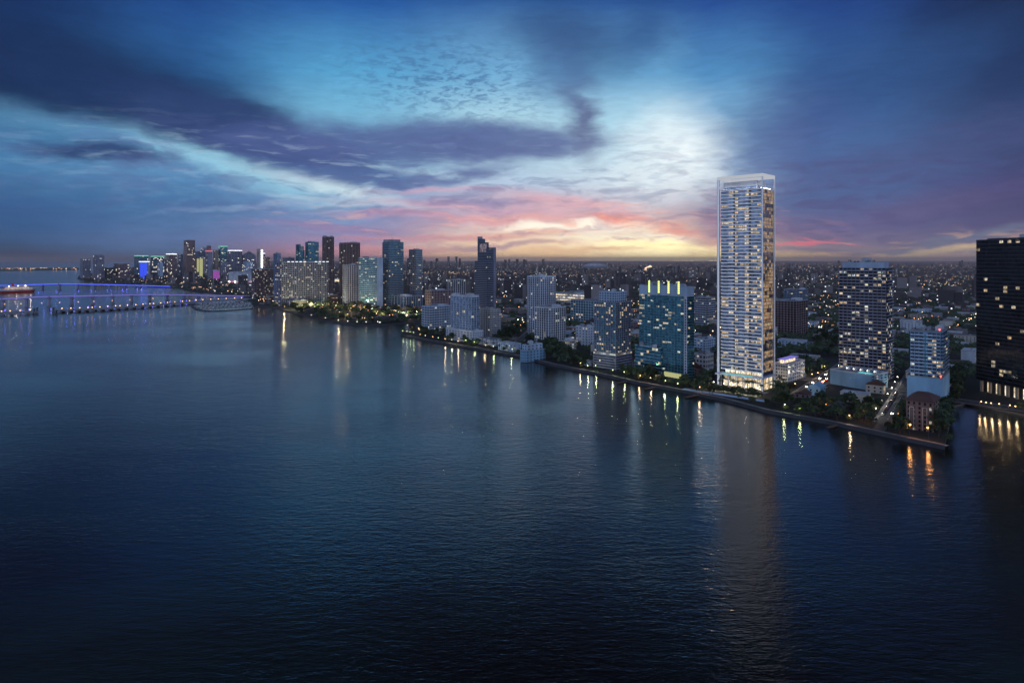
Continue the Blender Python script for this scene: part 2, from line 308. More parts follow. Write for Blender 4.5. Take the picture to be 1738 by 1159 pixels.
    hs=N.new('ShaderNodeHueSaturation'); hs.inputs['Saturation'].default_value=.95; hs.inputs['Value'].default_value=1.05; L.new(add,hs.inputs['Color']); add=hs.outputs[0]
    L.new(add,bg.inputs[0]); bg.inputs[1].default_value=1.0
world()
sun=bpy.data.lights.new('sun','SUN'); sun.energy=.25; sun.angle=rad(6); sun.color=(1,.62,.36)
so=bpy.data.objects.new('sun',sun); COL.objects.link(so); so.location=(0,0,500)
d=Vector((math.sin(SUN_AZ)*math.cos(rad(2)),math.cos(SUN_AZ)*math.cos(rad(2)),math.sin(rad(2)))); so.rotation_euler=(-d).to_track_quat('-Z','Y').to_euler()
scene.view_settings.view_transform='Standard'; scene.view_settings.look='None'; scene.view_settings.exposure=0; scene.view_settings.gamma=1

# ------------------------------------------------------------------ water, land
def mat_water():
    m,t,b=nt('bay_water'); N=t.nodes; L=t.links
    g=N.new('ShaderNodeNewGeometry')
    def no(scale,rot,st,detail=3,rough=.5):
        mp=N.new('ShaderNodeMapping'); mp.inputs['Rotation'].default_value=(0,0,rad(rot)); mp.inputs['Scale'].default_value=(scale,scale*st,scale); L.new(g.outputs['Position'],mp.inputs[0])
        n=N.new('ShaderNodeTexNoise'); n.inputs['Scale'].default_value=1; n.inputs['Detail'].default_value=detail; n.inputs['Roughness'].default_value=rough; n.inputs['Distortion'].default_value=.3
        L.new(mp.outputs[0],n.inputs['Vector']); return n.outputs[0]
    # calm and ruffled patches
    pt=no(.0045,20,1.8,3); mrp=N.new('ShaderNodeMapRange'); mrp.inputs['From Min'].default_value=.35; mrp.inputs['From Max'].default_value=.65; mrp.inputs['To Min'].default_value=.45; mrp.inputs['To Max'].default_value=1.2; L.new(pt,mrp.inputs['Value'])
    prev=None
    for sc,rot,st,dist in ((.045,28,2.6,.18),(.16,15,2.4,.21),(.5,-12,2.2,.11)):
        bp=N.new('ShaderNodeBump'); bp.inputs['Distance'].default_value=dist; L.new(no(sc,rot,st),bp.inputs['Height']); L.new(mrp.outputs[0],bp.inputs['Strength'])
        if prev is not None: L.new(prev.outputs[0],bp.inputs['Normal'])
        prev=bp
    L.new(prev.outputs[0],b.inputs['Normal'])
    r=N.new('ShaderNodeValToRGB'); r.color_ramp.elements[0].color=(.008,.007,.008,1); r.color_ramp.elements[1].color=(.012,.027,.025,1); r.color_ramp.elements[0].position=.4; r.color_ramp.elements[1].position=.62  # patchy base tones carry teal sheen and wave scatter as colour
    L.new(no(.0065,40,1.5,4,.55),r.inputs[0]); L.new(r.outputs[0],b.inputs['Base Color'])
    b.inputs['Roughness'].default_value=.10; b.inputs['IOR'].default_value=1.75; b.inputs['Specular Tint'].default_value=(1,.90,.83,1)
    return m
w=MB(); w.quad((-70000,-800,0),(70000,-800,0),(70000,70000,0),(-70000,70000,0)); w.build('water',mat_water(),kind='structure')
def mat_ground():
    m,t,b=nt('city_ground'); N=t.nodes; L=t.links
    g=N.new('ShaderNodeNewGeometry'); mp=N.new('ShaderNodeMapping'); mp.inputs['Rotation'].default_value=(0,0,rad(-50)); L.new(g.outputs['Position'],mp.inputs[0])
    vo=N.new('ShaderNodeTexVoronoi'); vo.distance='CHEBYCHEV'; vo.inputs['Scale'].default_value=.025; L.new(mp.outputs[0],vo.inputs['Vector'])
    no=N.new('ShaderNodeTexNoise'); no.inputs['Scale'].default_value=.006; no.inputs['Detail'].default_value=6; L.new(g.outputs['Position'],no.inputs['Vector'])
    sp=N.new('ShaderNodeSeparateColor'); L.new(vo.outputs['Color'],sp.inputs[0])
    r=N.new('ShaderNodeValToRGB'); e=r.color_ramp.elements; e[0].color=(.008,.012,.007,1); e[1].color=(.11,.10,.10,1); e[1].position=1; q=e.new(.6); q.color=(.016,.018,.015,1); q=e.new(.85); q.color=(.045,.04,.04,1)
    ad=N.new('ShaderNodeMath'); ad.operation='MULTIPLY_ADD'; ad.inputs[1].default_value=.75; L.new(sp.outputs[0],ad.inputs[0]); mu=N.new('ShaderNodeMath'); mu.operation='MULTIPLY'; mu.inputs[1].default_value=.4; L.new(no.outputs[0],mu.inputs[0]); L.new(mu.outputs[0],ad.inputs[2])
    L.new(ad.outputs[0],r.inputs[0]); L.new(r.outputs[0],b.inputs['Base Color']); b.inputs['Roughness'].default_value=.95
    return m
SHORE=[(1917,740),(1738,706),(1640,687),(1619,692),(1612,722),(1602,763),(1500,741),(1400,719),(1300,701),(1230,682),(1165,668),(1080,652),(1000,634),(940,622),(880,607),(810,594),(740,582),(680,571),(682,566),(700,561),(718,556),(724,550),(700,548),(668,551),(640,553),(605,553),(575,550),(540,543),(505,534),(470,524),(430,520),(424,511),(412,503),(330,496.5),(297,489.5),(240,486),(190,482),(150,478),(131,474),(134,468),(190,460),(228,453),(246,448)]
pts=[(60000,300),(2500,300)]+[tuple(G(x,y))[:2] for x,y in SHORE]+[(-24000,66000),(66000,66000)]
gm=MB(); gm.prism(pts,-3,1.6,1,0); gr=gm.build('ground',[mat_ground(),M['concrete']],kind='structure')
def inside(x,y):
    c=False; n=len(pts)
    for i in range(n):
        x0,y0=pts[i]; x1,y1=pts[i-1]
        if (y0>y)!=(y1>y) and x<(x1-x0)*(y-y0)/(y1-y0)+x0: c=not c
    return c
def inland(x,y,m): return all(inside(x+a*m,y+b*m) for a,b in ((1,0),(-1,0),(0,1),(0,-1)))
GZ=1.6
# far shore across the bay on the left
fs=MB(); P0=[G(-260,461),G(-100,460.5),G(20,459.5),G(90,458.8),G(134,458),G(134,455),G(0,455.5),G(-260,456)]
fs.prism([(p.x,p.y) for p in P0],-2,5,0); fs.build('far_shore',M['leaf'],kind='structure')
# promenade along the near shore
SH=[(1602,763),(1500,741),(1400,719),(1300,701),(1230,682),(1165,668),(1080,652),(1000,634),(940,622),(880,607),(810,594),(740,582),(684,571.5)]
sp=[G(x,y,0) for x,y in SH]
def strip(name,line,o0,o1,z,mat,kind='structure',th=None,**kw):
    b=MB(); n=len(line); A=[];B=[]
    for i,p in enumerate(line):
        q=line[max(0,i-1)]; r=line[min(n-1,i+1)]; t=(Vector(r)-Vector(q)); t.z=0; t.normalize(); nrm=Vector((t.y,-t.x,0))
        A.append(Vector((p[0],p[1],0))+nrm*o0); B.append(Vector((p[0],p[1],0))+nrm*o1)
    for i in range(n-1):
        if th is None: b.quad((A[i].x,A[i].y,z),(A[i+1].x,A[i+1].y,z),(B[i+1].x,B[i+1].y,z),(B[i].x,B[i].y,z))
        else: b.prism([(A[i].x,A[i].y),(A[i+1].x,A[i+1].y),(B[i+1].x,B[i+1].y),(B[i].x,B[i].y)],z-th,z)
    return b.build(name,mat,kind=kind,**kw)
strip('promenade_path',sp,2.2,7.5,GZ+.06,M['paving'])
sw=MB()
for i in range(len(sp)-1):
    a,b=sp[i],sp[i+1]; t=(b-a); t.z=0; L_=t.length; t.normalize(); n=Vector((t.y,-t.x,0))
    P=[a+n*.3,b+n*.3,b+n*1.2,a+n*1.2]; sw.prism([(p.x,p.y) for p in P],.2,2.5)
sw.build('seawall',M['concrete'],label='long low concrete seawall along the water in front of the towers',cat='wall')

# ------------------------------------------------------------------ towers
LAND=[]     # (name phrase, px) landmarks used by the labels of small things
FOOT=[]     # footprints already taken
def footprint(xl,xn,xr,ybase,ang):
    N=G(xn,ybase); D=N.y; c,s=math.cos(rad(ang)),math.sin(rad(ang)); kl=(xl-CX)/F; kr=(xr-CX)/F
    w=(N.x-kl*N.y)/(s+kl*c); dd=(kr*N.y-N.x)/(c-kr*s)
    if dd<0 or dd>260: dd=60
    return N,D,max(w,3),max(dd,6)
def zof(y,D): return H-(y-CY)/F*D
def facade(root, vol, sp_, D, budget):
    """windows, balconies and bands of one volume's two visible faces; vol=(x0,x1,y0,y1,z0,z1) in the building's own metres"""
    x0,x1,y0,y1,z0,z1=vol; nf=sp_.get('floors') or max(1,int(round((z1-z0)/sp_.get('fh',3.3)))); fh=(z1-z0)/nf
    wf,hf=sp_.get('win',(.6,.6)); bal=sp_.get('balcony',0); mats=[M[sp_.get('glass','glass_dark')],M[sp_.get('lit','lit')],M[sp_.get('lit2','lit_cool')]]
    p=sp_.get('p',.08); rr=random.Random(sp_.get('seed',1)+int(x0*7+z0*3)); allw=[]
    faces=[('L',y0,y1,sp_.get('bl',(y1-y0)/sp_.get('bay',4.0))),('R',x0,x1,sp_.get('br',(x1-x0)/sp_.get('bay',4.0)))]
    if sp_.get('only'): faces=[f for f in faces if f[0] in sp_['only']]
    t=.12
    for fc,a0,a1,nb in faces:
        nb=max(1,int(round(nb))); bw=(a1-a0)/nb
        for k in range(nf):
            zz=z0+k*fh+fh*(1-hf)*.5; zt=zz+fh*hf
            run=0
            for j in range(nb):
                if sp_.get('skip') and sp_['skip'](fc,k,j,nb,nf): continue
                a=a0+bw*(j+.5)-bw*wf/2; b=a+bw*wf
                if run>0: li=run_l; run-=1
                else:
                    li=0
                    if rr.random()<p*sp_.get('pf',lambda k,nf:1)(k,nf):
                        li=1 if rr.random()<.6 else 2
                        if rr.random()<.12: run=1; run_l=li
                allw.append((fc,a,b,zz,zt,li))
    # individual windows: the lit ones show first, then the rest up to the budget
    rr.shuffle(allw); allw.sort(key=lambda w_:0 if w_[5] else 1)
    cache={}
    rest=MB(); nind=min(budget,len(allw))
    if len(allw)<=100 and budget>=100: nind=len(allw)
    for i,(fc,a,b,zz,zt,li) in enumerate(allw):
        if i<nind:
            key=(fc,round(b-a,2),round(zt-zz,2),li)
            if key not in cache:
                q=MB()
                if fc=='L': q.box(-t,.02,0,b-a,0,zt-zz)
                else: q.box(0,b-a,-t,.02,0,zt-zz)
                cache[key]=q.mesh('window',mats[li])
            o=bpy.data.objects.new('window',cache[key]); COL.objects.link(o); o.parent=root
            o.location=(x0,a,zz) if fc=='L' else (a,y0,zz)
        else:
            if fc=='L': rest.box(x0-t,x0+.02,a,b,zz,zt,li)
            else: rest.box(a,b,y0-t,y0+.02,zz,zt,li)
    if rest.f: rest.build('window',mats,root,kind='stuff')
    # balconies and slab edges, one part per storey
    if bal:
        bm=M[sp_.get('bmat','slab')]; rail=sp_.get('rail',.0); gap=sp_.get('bgap',0); one=None
        q=MB(); sl=sp_.get('slab_t',.35); g=sp_.get('inset',.6)
        bf=sp_.get('bface','LR')
        if 'L' in bf:
            yb_=y0+sp_.get('boff',0); segs=[(yb_+g,y1-g)] if not gap else [(yb_+(y1-yb_)*i/gap+g*.5,yb_+(y1-yb_)*(i+1)/gap-g*.5) for i in range(gap)]
            for s0,s1 in segs:
                q.box(x0-bal,x0+.01,s0,s1,0,sl)
                if rail: q.box(x0-bal,x0-bal+.12,s0,s1,sl,sl+rail,1); q.box(x0-bal+.12,x0,s0,s0+.1,sl,sl+rail,1); q.box(x0-bal+.12,x0,s1-.1,s1,sl,sl+rail,1)
        if 'R' in bf:
            segs=[(x0+g,x1-g)] if not gap else [(x0+(x1-x0)*i/gap+g*.5,x0+(x1-x0)*(i+1)/gap-g*.5) for i in range(max(1,gap//2))]
            if gap: n_=max(1,gap//2); segs=[(x0+(x1-x0)*i/n_+g*.5,x0+(x1-x0)*(i+1)/n_-g*.5) for i in range(n_)]
            for s0,s1 in segs:
                q.box(s0,s1,y0-bal,y0+.01,0,sl)
                if rail: q.box(s0,s1,y0-bal,y0-bal+.12,sl,sl+rail,1)
        me=q.mesh('balcony',[bm,M[sp_.get('railmat','glass_rail')]])
        for k in range(sp_.get('bfrom',1),nf+sp_.get('bto',0)): link('balcony',me,root,(0,0,z0+k*fh-sl*.5))
    bands=sp_.get('bands')
    if bands:   # vertical piers and horizontal spandrels standing proud of the glass
        q=MB(); pw,pd,sh=bands
        for fc,a0,a1,nb in faces:
            nb=max(1,int(round(sp_.get('piers_'+fc,nb)))); bw=(a1-a0)/nb
            for j in range(nb+1):
                a=a0+bw*j
                if pw:
                    if fc=='L': q.box(x0-pd,x0+.01,max(a0,a-pw/2),min(a1,a+pw/2),z0+.01,z1-.01)
                    else: q.box(max(a0,a-pw/2),min(a1,a+pw/2),y0-pd,y0+.01,z0+.01,z1-.01)
            if sh:
                for k in range(nf+1):
                    z=z0+k*fh
                    if fc=='L': q.box(x0-pd*.8,x0+.012,a0+.02,a1-.02,max(z0,z-sh/2),min(z1,z+sh/2))
                    else: q.box(a0+.02,a1-.02,y0-pd*.8,y0+.012,max(z0,z-sh/2),min(z1,z+sh/2))
        if not sh:
            for fc,a0,a1,nb in faces:
                if fc=='L': q.box(x0-pd*.9,x0+.012,a0+.02,a1-.02,z1-.9,z1-.02)
                else: q.box(a0+.02,a1-.02,y0-pd*.9,y0+.012,z1-.9,z1-.02)
        q.build('facade_grid',M[sp_.get('gmat','slab')],root)
def roofkit(root, vol, D, seed, mat='roof', units=2, par=1.2, parmat='white', antenna=False, beacon=False):
    x0,x1,y0,y1,_,z=vol; q=MB(); th=.4
    q.box(x0+.42,x1-.42,y0+.42,y1-.42,z-.5,z+.05); root=q.build('roof',M[mat],root); q=MB()
    q.box(x0-.05,x1+.05,y0-.05,y0+th,z,z+par); q.box(x0-.05,x1+.05,y1-th,y1+.05,z,z+par); q.box(x0-.05,x0+th,y0+th,y1-th,z,z+par); q.box(x1-th,x1+.05,y0+th,y1-th,z,z+par)
    q.build('parapet',M[parmat],root)
    rr=random.Random(seed)
    for i in range(units):
        w=(x1-x0)*rr.uniform(.2,.4); d_=(y1-y0)*rr.uniform(.15,.3); cx=rr.uniform(x0+w/2+1,x1-w/2-1); cy=y0+(y1-y0)*(i+.5)/units
        q=MB(); h=rr.uniform(2,4.2); q.box(cx-w/2,cx+w/2,cy-d_/2,cy+d_/2,z,z+h); q.box(cx-w/2+.4,cx+w/4,cy-d_/2+.4,cy+d_/4,z+h,z+h+.8); q.build('roof_unit',M['grey' if i%2 else 'white'],root)
    if D<1150 and units:
        for i in range(4):
            cx=rr.uniform(x0+2,x1-2); cy=rr.uniform(y0+2,y1-2); q=MB(); s=rr.uniform(.8,1.8)
            if i%2: q.tube((cx,cy,z),(cx,cy,z+s*1.6),s,s,10); q.build('water_tank',M['grey'],root)
            else: q.box(cx-s,cx+s,cy-s*.6,cy+s*.6,z,z+1.4); q.tube((cx-s*.4,cy,z+1.4),(cx-s*.4,cy,z+1.7),.5,.5,8); q.tube((cx+s*.4,cy,z+1.4),(cx+s*.4,cy,z+1.7),.5,.5,8); q.build('cooling_unit',M['metal'],root)
        q=MB(); q.box(x0+1.5,x1-1.5,(y0+y1)/2-.4,(y0+y1)/2+.4,z+.2,z+.9); q.build('duct',M['slab'],root)
    if antenna:
        q=MB(); q.tube(((x0+x1)/2,(y0+y1)/2,z),((x0+x1)/2,(y0+y1)/2,z+14),.35,.12); a=q.build('antenna',M['metal'],root)
    if beacon:
        q=MB(); q.ball((x0+1,y0+1,z+par+1),.6); q.tube((x0+1,y0+1,z),(x0+1,y0+1,z+par+.6),.12,.12); q.build('beacon',M['lamp_red'],root)
SEED=[100]
def tower(name,label,cat,xl,xn,xr,yt,yb,ang=42,mat='white',spec=None,vols=None,roof=None,budget=None,group=None,lm=None):
    N,D,w,dd=footprint(xl,xn,xr,yb,ang); SEED[0]+=1; seed=SEED[0]
    root=thing(name,label,cat,(N.x,N.y,0),rad(ang),group)
    if budget is None: budget=100 if D<1150 else (70 if D<2300 else 32)
    FOOT.append((N.x,N.y,ang,w,dd)); LAND.append((lm or label,(xl+xr)/2,D))
    vols=vols or [(0,1,0,1,yb,yt,mat,spec)]
    for i,v in enumerate(vols):
        b0,b1,a0,a1,y_b,y_t,m,s=v[:8]; opt=v[8] if len(v)>8 else {}
        z0=0.5 if y_b==yb else zof(y_b,D); z1=zof(y_t,D); V=(dd*b0,dd*b1,w*a0,w*a1,z0,z1)
        q=MB(); q.box(*V); q.build(opt.get('name','wall' if i==0 else 'tower_block'),M[m],root)
        if s:
            s=dict(s); s.setdefault('seed',seed*13+i); facade(root,V,s,D,budget if i==0 else max(20,budget//len(vols)))
        if roof is not False and not opt.get('noroof'):
            ro=dict(roof or {}); ro.update(opt.get('roof',{})); ro.setdefault('parmat',m if m in('white','cream','pale') else 'grey'); roofkit(root,V,D,seed+i,**ro)
    root['dims']=0
    del root['dims']
    return root,N,D,w,dd
def S(**k): return k
PF=lambda k,nf:1
# --- 1 the dark slab at the right edge
tower('apartment_tower','huge black glass slab tower cut off by the right edge of the picture','tower',1657,1800,1860,404,697,12,'glass_black',
  vols=[(0,1,0,1,672,404,'glass_black',S(floors=38,bl=20,br=6,win=(.9,.7),glass='glass_black',lit='lit',lit2='lit',p=.055,bands=(0,.5,.5),gmat='dark')),
        (.05,1,0,.86,404,402,'dark',None,{'name':'roof_block'})],roof=S(parmat='dark',units=1,par=.6),lm='the black slab tower')
r0=bpy.data.objects['apartment_tower']
def lobby_columns(root,w,dd,z,n):
    for i in range(n):
        q=MB(); y=w*(i+.5)/n; q.box(.5,2.3,y-.9,y+.9,.5,z-.02); q.build('column',M['tan'],root)
    q=MB(); q.box(5,dd-2,2,w-2,.5,z-.03); q.build('lobby',M['dark'],root)
    for i in range(n-1):
        q=MB(); y=w*(i+1)/n; q.box(4.7,5.0,y-1.6,y+1.6,.8,z-1.5); q.build('lobby_window',M['lobby'],root)
N_,D_,w_,dd_=footprint(1657,1800,1860,697,12); lobby_columns(r0,w_,dd_,zof(672,D_),9)
# --- 2 pale blue mid rise
tower('condo_building','pale blue mid rise condo with a central blue glass strip on a windowless podium','tower',1545,1597,1608,565,700,50,'white',
  vols=[(-.05,1.1,-.05,1.1,700,643,'sky_paint',None,{'name':'podium','roof':S(units=0,par=1.0)}),
        (0,1,0,1,643,565,'sky_paint',S(floors=13,bl=7,br=4,win=(.82,.66),glass='glass_dark',p=.16,balcony=1.4,rail=.9,bgap=2,bmat='pale',bface='LR',skip=lambda f,k,j,n,nf:f=='L' and j==3),{'noroof':0}),
        (-.03,.0,.43,.57,643,572,'glass_teal',None,{'name':'stair_glass','noroof':1})],roof=S(units=3,par=1.4,beacon=True),lm='the pale blue mid rise')
# --- 3 art deco block on the point
tower('apartment_block','small dark brown block with a low hipped roof on the point by the canal','building',1538,1584,1594,684,738,50,'brown',
  vols=[(0,1,0,1,738,684,'brown',S(floors=7,bl=5,br=3,win=(.4,.6),glass='glass_black',p=.05))],roof=S(units=0,par=.6,parmat='brown'),lm='the brown block on the point')
rb=bpy.data.objects['apartment_block']; N_,D_,w_,dd_=footprint(1538,1584,1594,738,50); z_=zof(684,D_)
q=MB(); n=len(q.v); q.v+=[(-1,-1,z_+.3),(dd_+1,-1,z_+.3),(dd_+1,w_+1,z_+.3),(-1,w_+1,z_+.3),(dd_*.4,w_*.3,z_+4.5),(dd_*.6,w_*.3,z_+4.5),(dd_*.6,w_*.7,z_+4.5),(dd_*.4,w_*.7,z_+4.5)]
q.f+=[(0,1,5,4),(1,2,6,5),(2,3,7,6),(3,0,4,7),(4,5,6,7),(3,2,1,0)]; q.m+=[0]*6; q.build('roof',M['terracotta'],rb)
for yy in (.22,.70):
    q=MB(); q.box(-.25,-.0,w_*yy,w_*yy+.35,2,z_-4); q.box(-.25,0,w_*yy+2.6,w_*yy+2.95,2,z_-4); q.box(-.25,0,w_*yy+.35,w_*yy+2.6,z_-4.4,z_-4); q.build('window_surround',M['cream'],rb)
# --- 4 gridded balcony tower on its car park podium
rt,N_,D_,w_,dd_=tower('residential_tower','tall dark tower gridded with pale balconies and lit rooms behind the podium with a pool','tower',1424,1504,1514,449,650,48,'grey',
  vols=[(0,1,0,1,650,455,'slate',S(floors=36,bl=11,br=8,win=(.74,.78),glass='glass_black',p=.2,balcony=1.8,rail=.8,railmat='lav',bgap=0,bmat='lav',inset=.1),{'noroof':1}),
        (.05,.95,.06,.93,455,446,'pale',None,{'name':'penthouse'})],roof=S(units=1,par=.5,parmat='pale'),lm='the balcony gridded tower')
rp,Np,Dp,wp,dp=tower('parking_podium','blank pale blue car park block with a lit swimming pool on its roof','building',1409,1478,1507,638,666,33,'sky_paint',
  vols=[(0,1,0,1,666,638,'sky_paint',S(floors=6,br=4,win=(.4,.4),only='R',glass='glass_black',p=.15))],roof=S(units=0,par=1.3,parmat='white'),lm='the car park podium')
zr=zof(638,Dp)
q=MB(); q.box(5,dp*.45,wp*.12,wp*.42,zr+.02,zr+.35); q.build('pool',M['pool'],rp)
q=MB(); q.box(3.4,dp*.45+1.5,wp*.12-1.5,wp*.42+1.5,zr,zr+.2); q.build('pool_deck',M['paving'],rp)
for i in range(5):
    q=MB(); y=wp*(.1+.17*i); q.box(dp*.6,dp*.6+3,y,y+3,zr,zr+2.6); q.box(dp*.6-.4,dp*.6+3.4,y-.4,y+3.4,zr+2.6,zr+2.85); q.build('cabana',M['white'],rp)
    q=MB(); q.ball((dp*.55,y+1.5,zr+1.5),.35); q.build('roof_lamp',M['lamp_white'],rp)
# --- 5 floodlit white podium beside the glass tower
rf,Nf,Df,wf_,df_=tower('garage_building','floodlit low white block with a roof garden right of the tall glass tower','building',1312,1337,1366,620,653,46,'white',
  vols=[(0,1,0,1,653,620,'white',S(floors=6,bl=6,br=8,win=(.62,.5),glass='glass_rail',lit='lit',p=.25))],roof=S(units=0,par=1.1),lm='the floodlit white block')
zf=zof(620,Df)
q=MB(); q.box(6,df_-3,wf_*.35,wf_*.9,zf+3.6,zf+4.0); q.box(6.5,7,wf_*.4,wf_*.42,zf,zf+3.6); q.box(df_-5,df_-4.5,wf_*.4,wf_*.42,zf,zf+3.6); q.build('canopy',M['strip_violet'],rf)
q=MB(); q.box(9,df_-6,wf_*.5,wf_*.8,zf,zf+3.2); q.build('pavilion',M['lobby'],rf)
# --- 6 dark unfinished block
tower('unfinished_block','dark reddish concrete block with open floors right of the tall glass tower','building',1290,1352,1371,512,574,46,'brown',
  vols=[(0,1,0,1,574,512,'brown',S(floors=15,bl=12,br=5,win=(.7,.7),glass='glass_black',p=.02,bands=(.8,.5,.6),gmat='rose'))],lm='the dark reddish block')
tower('office_block','slate blue office block with a flat roof behind the dark reddish block','building',1330,1362,1372,492,520,46,'slate',spec=S(fh=4,bl=6,br=4,win=(.8,.5),glass='glass_blue',p=.05),lm='the slate blue office block')

# ------------------------------------------------------------------ hero glass tower
def hero():
    ang=46; xl,xn,xr,yt,yb=1217,1294.5,1315.5,294,668
    N,D,w,dd=footprint(xl,xn,xr,yb,ang); FOOT.append((N.x,N.y,ang,w,dd)); LAND.append(('the tall glass tower',1266,D))
    root=thing('glass_tower','tallest tower, white framed and all glass, its rooms glowing gold down to the water','tower',(N.x,N.y,0),rad(ang))
    Z=lambda y:zof(y,D)
    zt=Z(294); ztop=Z(320); zpool=Z(641); zfl0=Z(634)
    # corner posts and the open crown frame
    pw=1.3
    for (x,y,ww) in ((0,0,1.0),(0,w-2.2,2.2),(dd-1.0,0,1.0),(dd-1.0,w-1.6,1.6)):
        q=MB(); q.box(x,x+(1.0),y,y+ww,.5,zt-2.82); q.build('corner_post',M['frame'],root)
        if y==0 or x==0: q=MB(); q.box(x-.06,x-.005,y+ww*.3,y+ww*.7,2,zt-3) if x==0 else q.box(x+.3,x+.7,y-.06,y-.005,2,zt-3); q.build('added_post_glow',M['added_edge_glow'],root)  # added glowing strip that brightens the post
    q=MB(); q.box(0,dd,0,1.0,zt-2.8,zt); q.box(0,1.0,1.0,w-1.0,zt-2.8,zt); q.box(0,dd,w-1.0,w,zt-2.8,zt); q.box(dd-1.0,dd,1.0,w-1.0,zt-2.8,zt); q.build('crown_beam',M['crown_glow'],root)  # beam emission stands in for light coming through frosted glass
    # crown lamps washing the frame
    q=MB(); q.box(3,3.3,3,w-4,ztop+1.2,ztop+1.5); q.box(3.3,dd-3,3,3.3,ztop+1.2,ztop+1.5); q.build('crown_light',M['crown_white'],root)
    q=MB(); q.box(5,dd-4,7,w-4,ztop-.02,ztop+8.2); q.build('penthouse',M['white'],root)
    q=MB(); q.box(4.85,4.99,8,w-5,ztop+.6,ztop+3.4); q.box(6,dd-5,6.85,6.99,ztop+.6,ztop+3.4); q.build('penthouse_glass',M['glass_blue'],root)
    # main body
    x0=3.0; q=MB(); q.box(x0,dd-.6,1.4,w-2.6,zfl0,ztop); q.build('glass_body',M['glass_blue'],root)
    nf=52; fh=(ztop-zfl0)/nf; rr=random.Random(5)
    # balconies: slab plus glass rail on the sea face, one part per storey; thin slab on the right
    q=MB(); sl=.5; q.box(.9,x0+.01,2.2,w-3.2,0,sl); q.box(.9,1.02,2.2,w-3.2,sl,sl+1.0,1); q.box(.84,.9,2.2,w-3.2,.08,.42,2); me=q.mesh('balcony',[M['frame'],M['rail_hero'],M['added_edge_glow']])  # third piece is an added glowing strip brightening the slab edge
    for k in range(nf+1): link('balcony',me,root,(0,0,zfl0+k*fh-sl/2))
    # bays of the sea face
    y0,y1=1.8,w-3.0
    bays=[(0,.14,.34),(.145,.29,.26),(.315,.44,.16),(.445,.55,.62),(.555,.70,.14),(.735,.83,.75),(.835,.97,.25)] # fractions from the near corner, chance of light
    bays=[(0.0,.115,.6),(.12,.27,.5),(.315,.42,.8),(.425,.58,.22),(.585,.66,.92),(.70,.82,.35),(.825,1.0,.22)]
    wins=[]
    for k in range(nf):
        z=zfl0+k*fh+.3
        for (a,b,p) in bays:
            lt=1 if rr.random()<p*.85 else 0
            n=max(1,int(round((b-a)*(y1-y0)/1.9)))
            step=(b-a)*(y1-y0)/n
            for i in range(n):
                l2=lt if rr.random()<.85 else 0
                wins.append(('L',y0+a*(y1-y0)+i*step+.08,y0+a*(y1-y0)+(i+1)*step-.08,z,z+fh-.6,l2))
    nr=5; xr0,xr1=x0+.3,dd-1.3
    for k in range(nf):
        z=zfl0+k*fh+.12; lt=rr.random()<.62
        for i in range(nr):
            step=(xr1-xr0)/nr; l2=2 if (rr.random()<(.9 if lt else .12)) else 3
            wins.append(('R',xr0+i*step+.16,xr0+(i+1)*step-.16,z+.1,z+fh-.45,l2))
    mats=[M['glass_hero'],M['lit_gold'],M['lit_amber'],M['glass_amber']]
    rr.shuffle(wins); wins.sort(key=lambda t:0 if t[5] in(1,2) else 1); rest=MB(); cache={}
    for i,(f,a,b,z0,z1,l) in enumerate(wins):
        if i<100:
            key=(f,round(b-a,2),l)
            if key not in cache:
                q=MB()
                if f=='L': q.box(-.14,.02,0,b-a,0,z1-z0)
                else: q.box(0,b-a,-.14,.02,0,z1-z0)
                cache[key]=q.mesh('window',mats[l])
            o=bpy.data.objects.new('window',cache[key]); COL.objects.link(o); o.parent=root; o.location=(x0,a,z0) if f=='L' else (a,1.4,z0)
        else:
            if f=='L': rest.box(x0-.14,x0+.02,a,b,z0,z1,l)
            else: rest.box(a,b,1.26,1.42,z0,z1,l)
    rest.build('window',mats,root,kind='stuff')
    # dark strips put in as the shade of the recesses between the bays
    for a in (.285,.675):
        q=MB(); yy=y0+a*(y1-y0); q.box(x0-.2,x0+.01,yy-.5,yy+.9,zfl0,ztop-.2); q.build('recess_shade',M['dark'],root)
    # amenity floors and pool terrace
    q=MB(); q.box(-4.5,dd-1.2,-1.2,w-.2,zpool-1.1,zpool-.1); pt_=q.build('pool_terrace',M['slab'],root)
    q=MB(); q.box(-3.6,-.6,w*.20,w*.86,zpool-.08,zpool+.12); q.build('pool',M['pool'],pt_)
    q=MB(); q.box(5.5,dd-1.0,2.2,w-3.5,zpool-.1,zfl0-.3); q.build('amenity_wall',M['glass_dark'],root)
    zz=Z(634)
    for i in range(7):
        q=MB(); y=3+(w-8)*i/7; q.box(5.2,5.48,y,y+(w-8)/7-.7,zpool+.2,zfl0-.8); q.build('amenity_window',M['lobby'],root)
    z1=zpool-1.1; z0=GZ
    q=MB(); q.box(5,dd-1.2,1.5,w-3,z0-.6,z1-.02); q.build('lobby_wall',M['glass_dark'],root)
    zm=z0+(z1-z0)*.55
    for i in range(8):
        y=2+(w-6)*i/8; q=MB(); q.box(4.6,4.98,y+.3,y+(w-6)/8-.3,z0+.3,zm-.6); q.build('lobby_window',M['lobby'],root)
        q=MB(); q.box(4.6,4.98,y+.3,y+(w-6)/8-.3,zm+.6,z1-.6); q.build('mezzanine_window',M['lit_gold'],root)
    for i in range(4):
        x=5.5+(dd-8)*i/4; q=MB(); q.box(x,x+(dd-8)/4-.5,1.2,1.48,z0+.3,z1-.6); q.build('side_lobby_window',M['lobby' if i%2 else 'lit_gold'],root)
    q=MB(); q.box(1.5,dd-1.3,.6,w-1.5,zm-.3,zm+.3); q.build('mezzanine_slab',M['slab'],root)
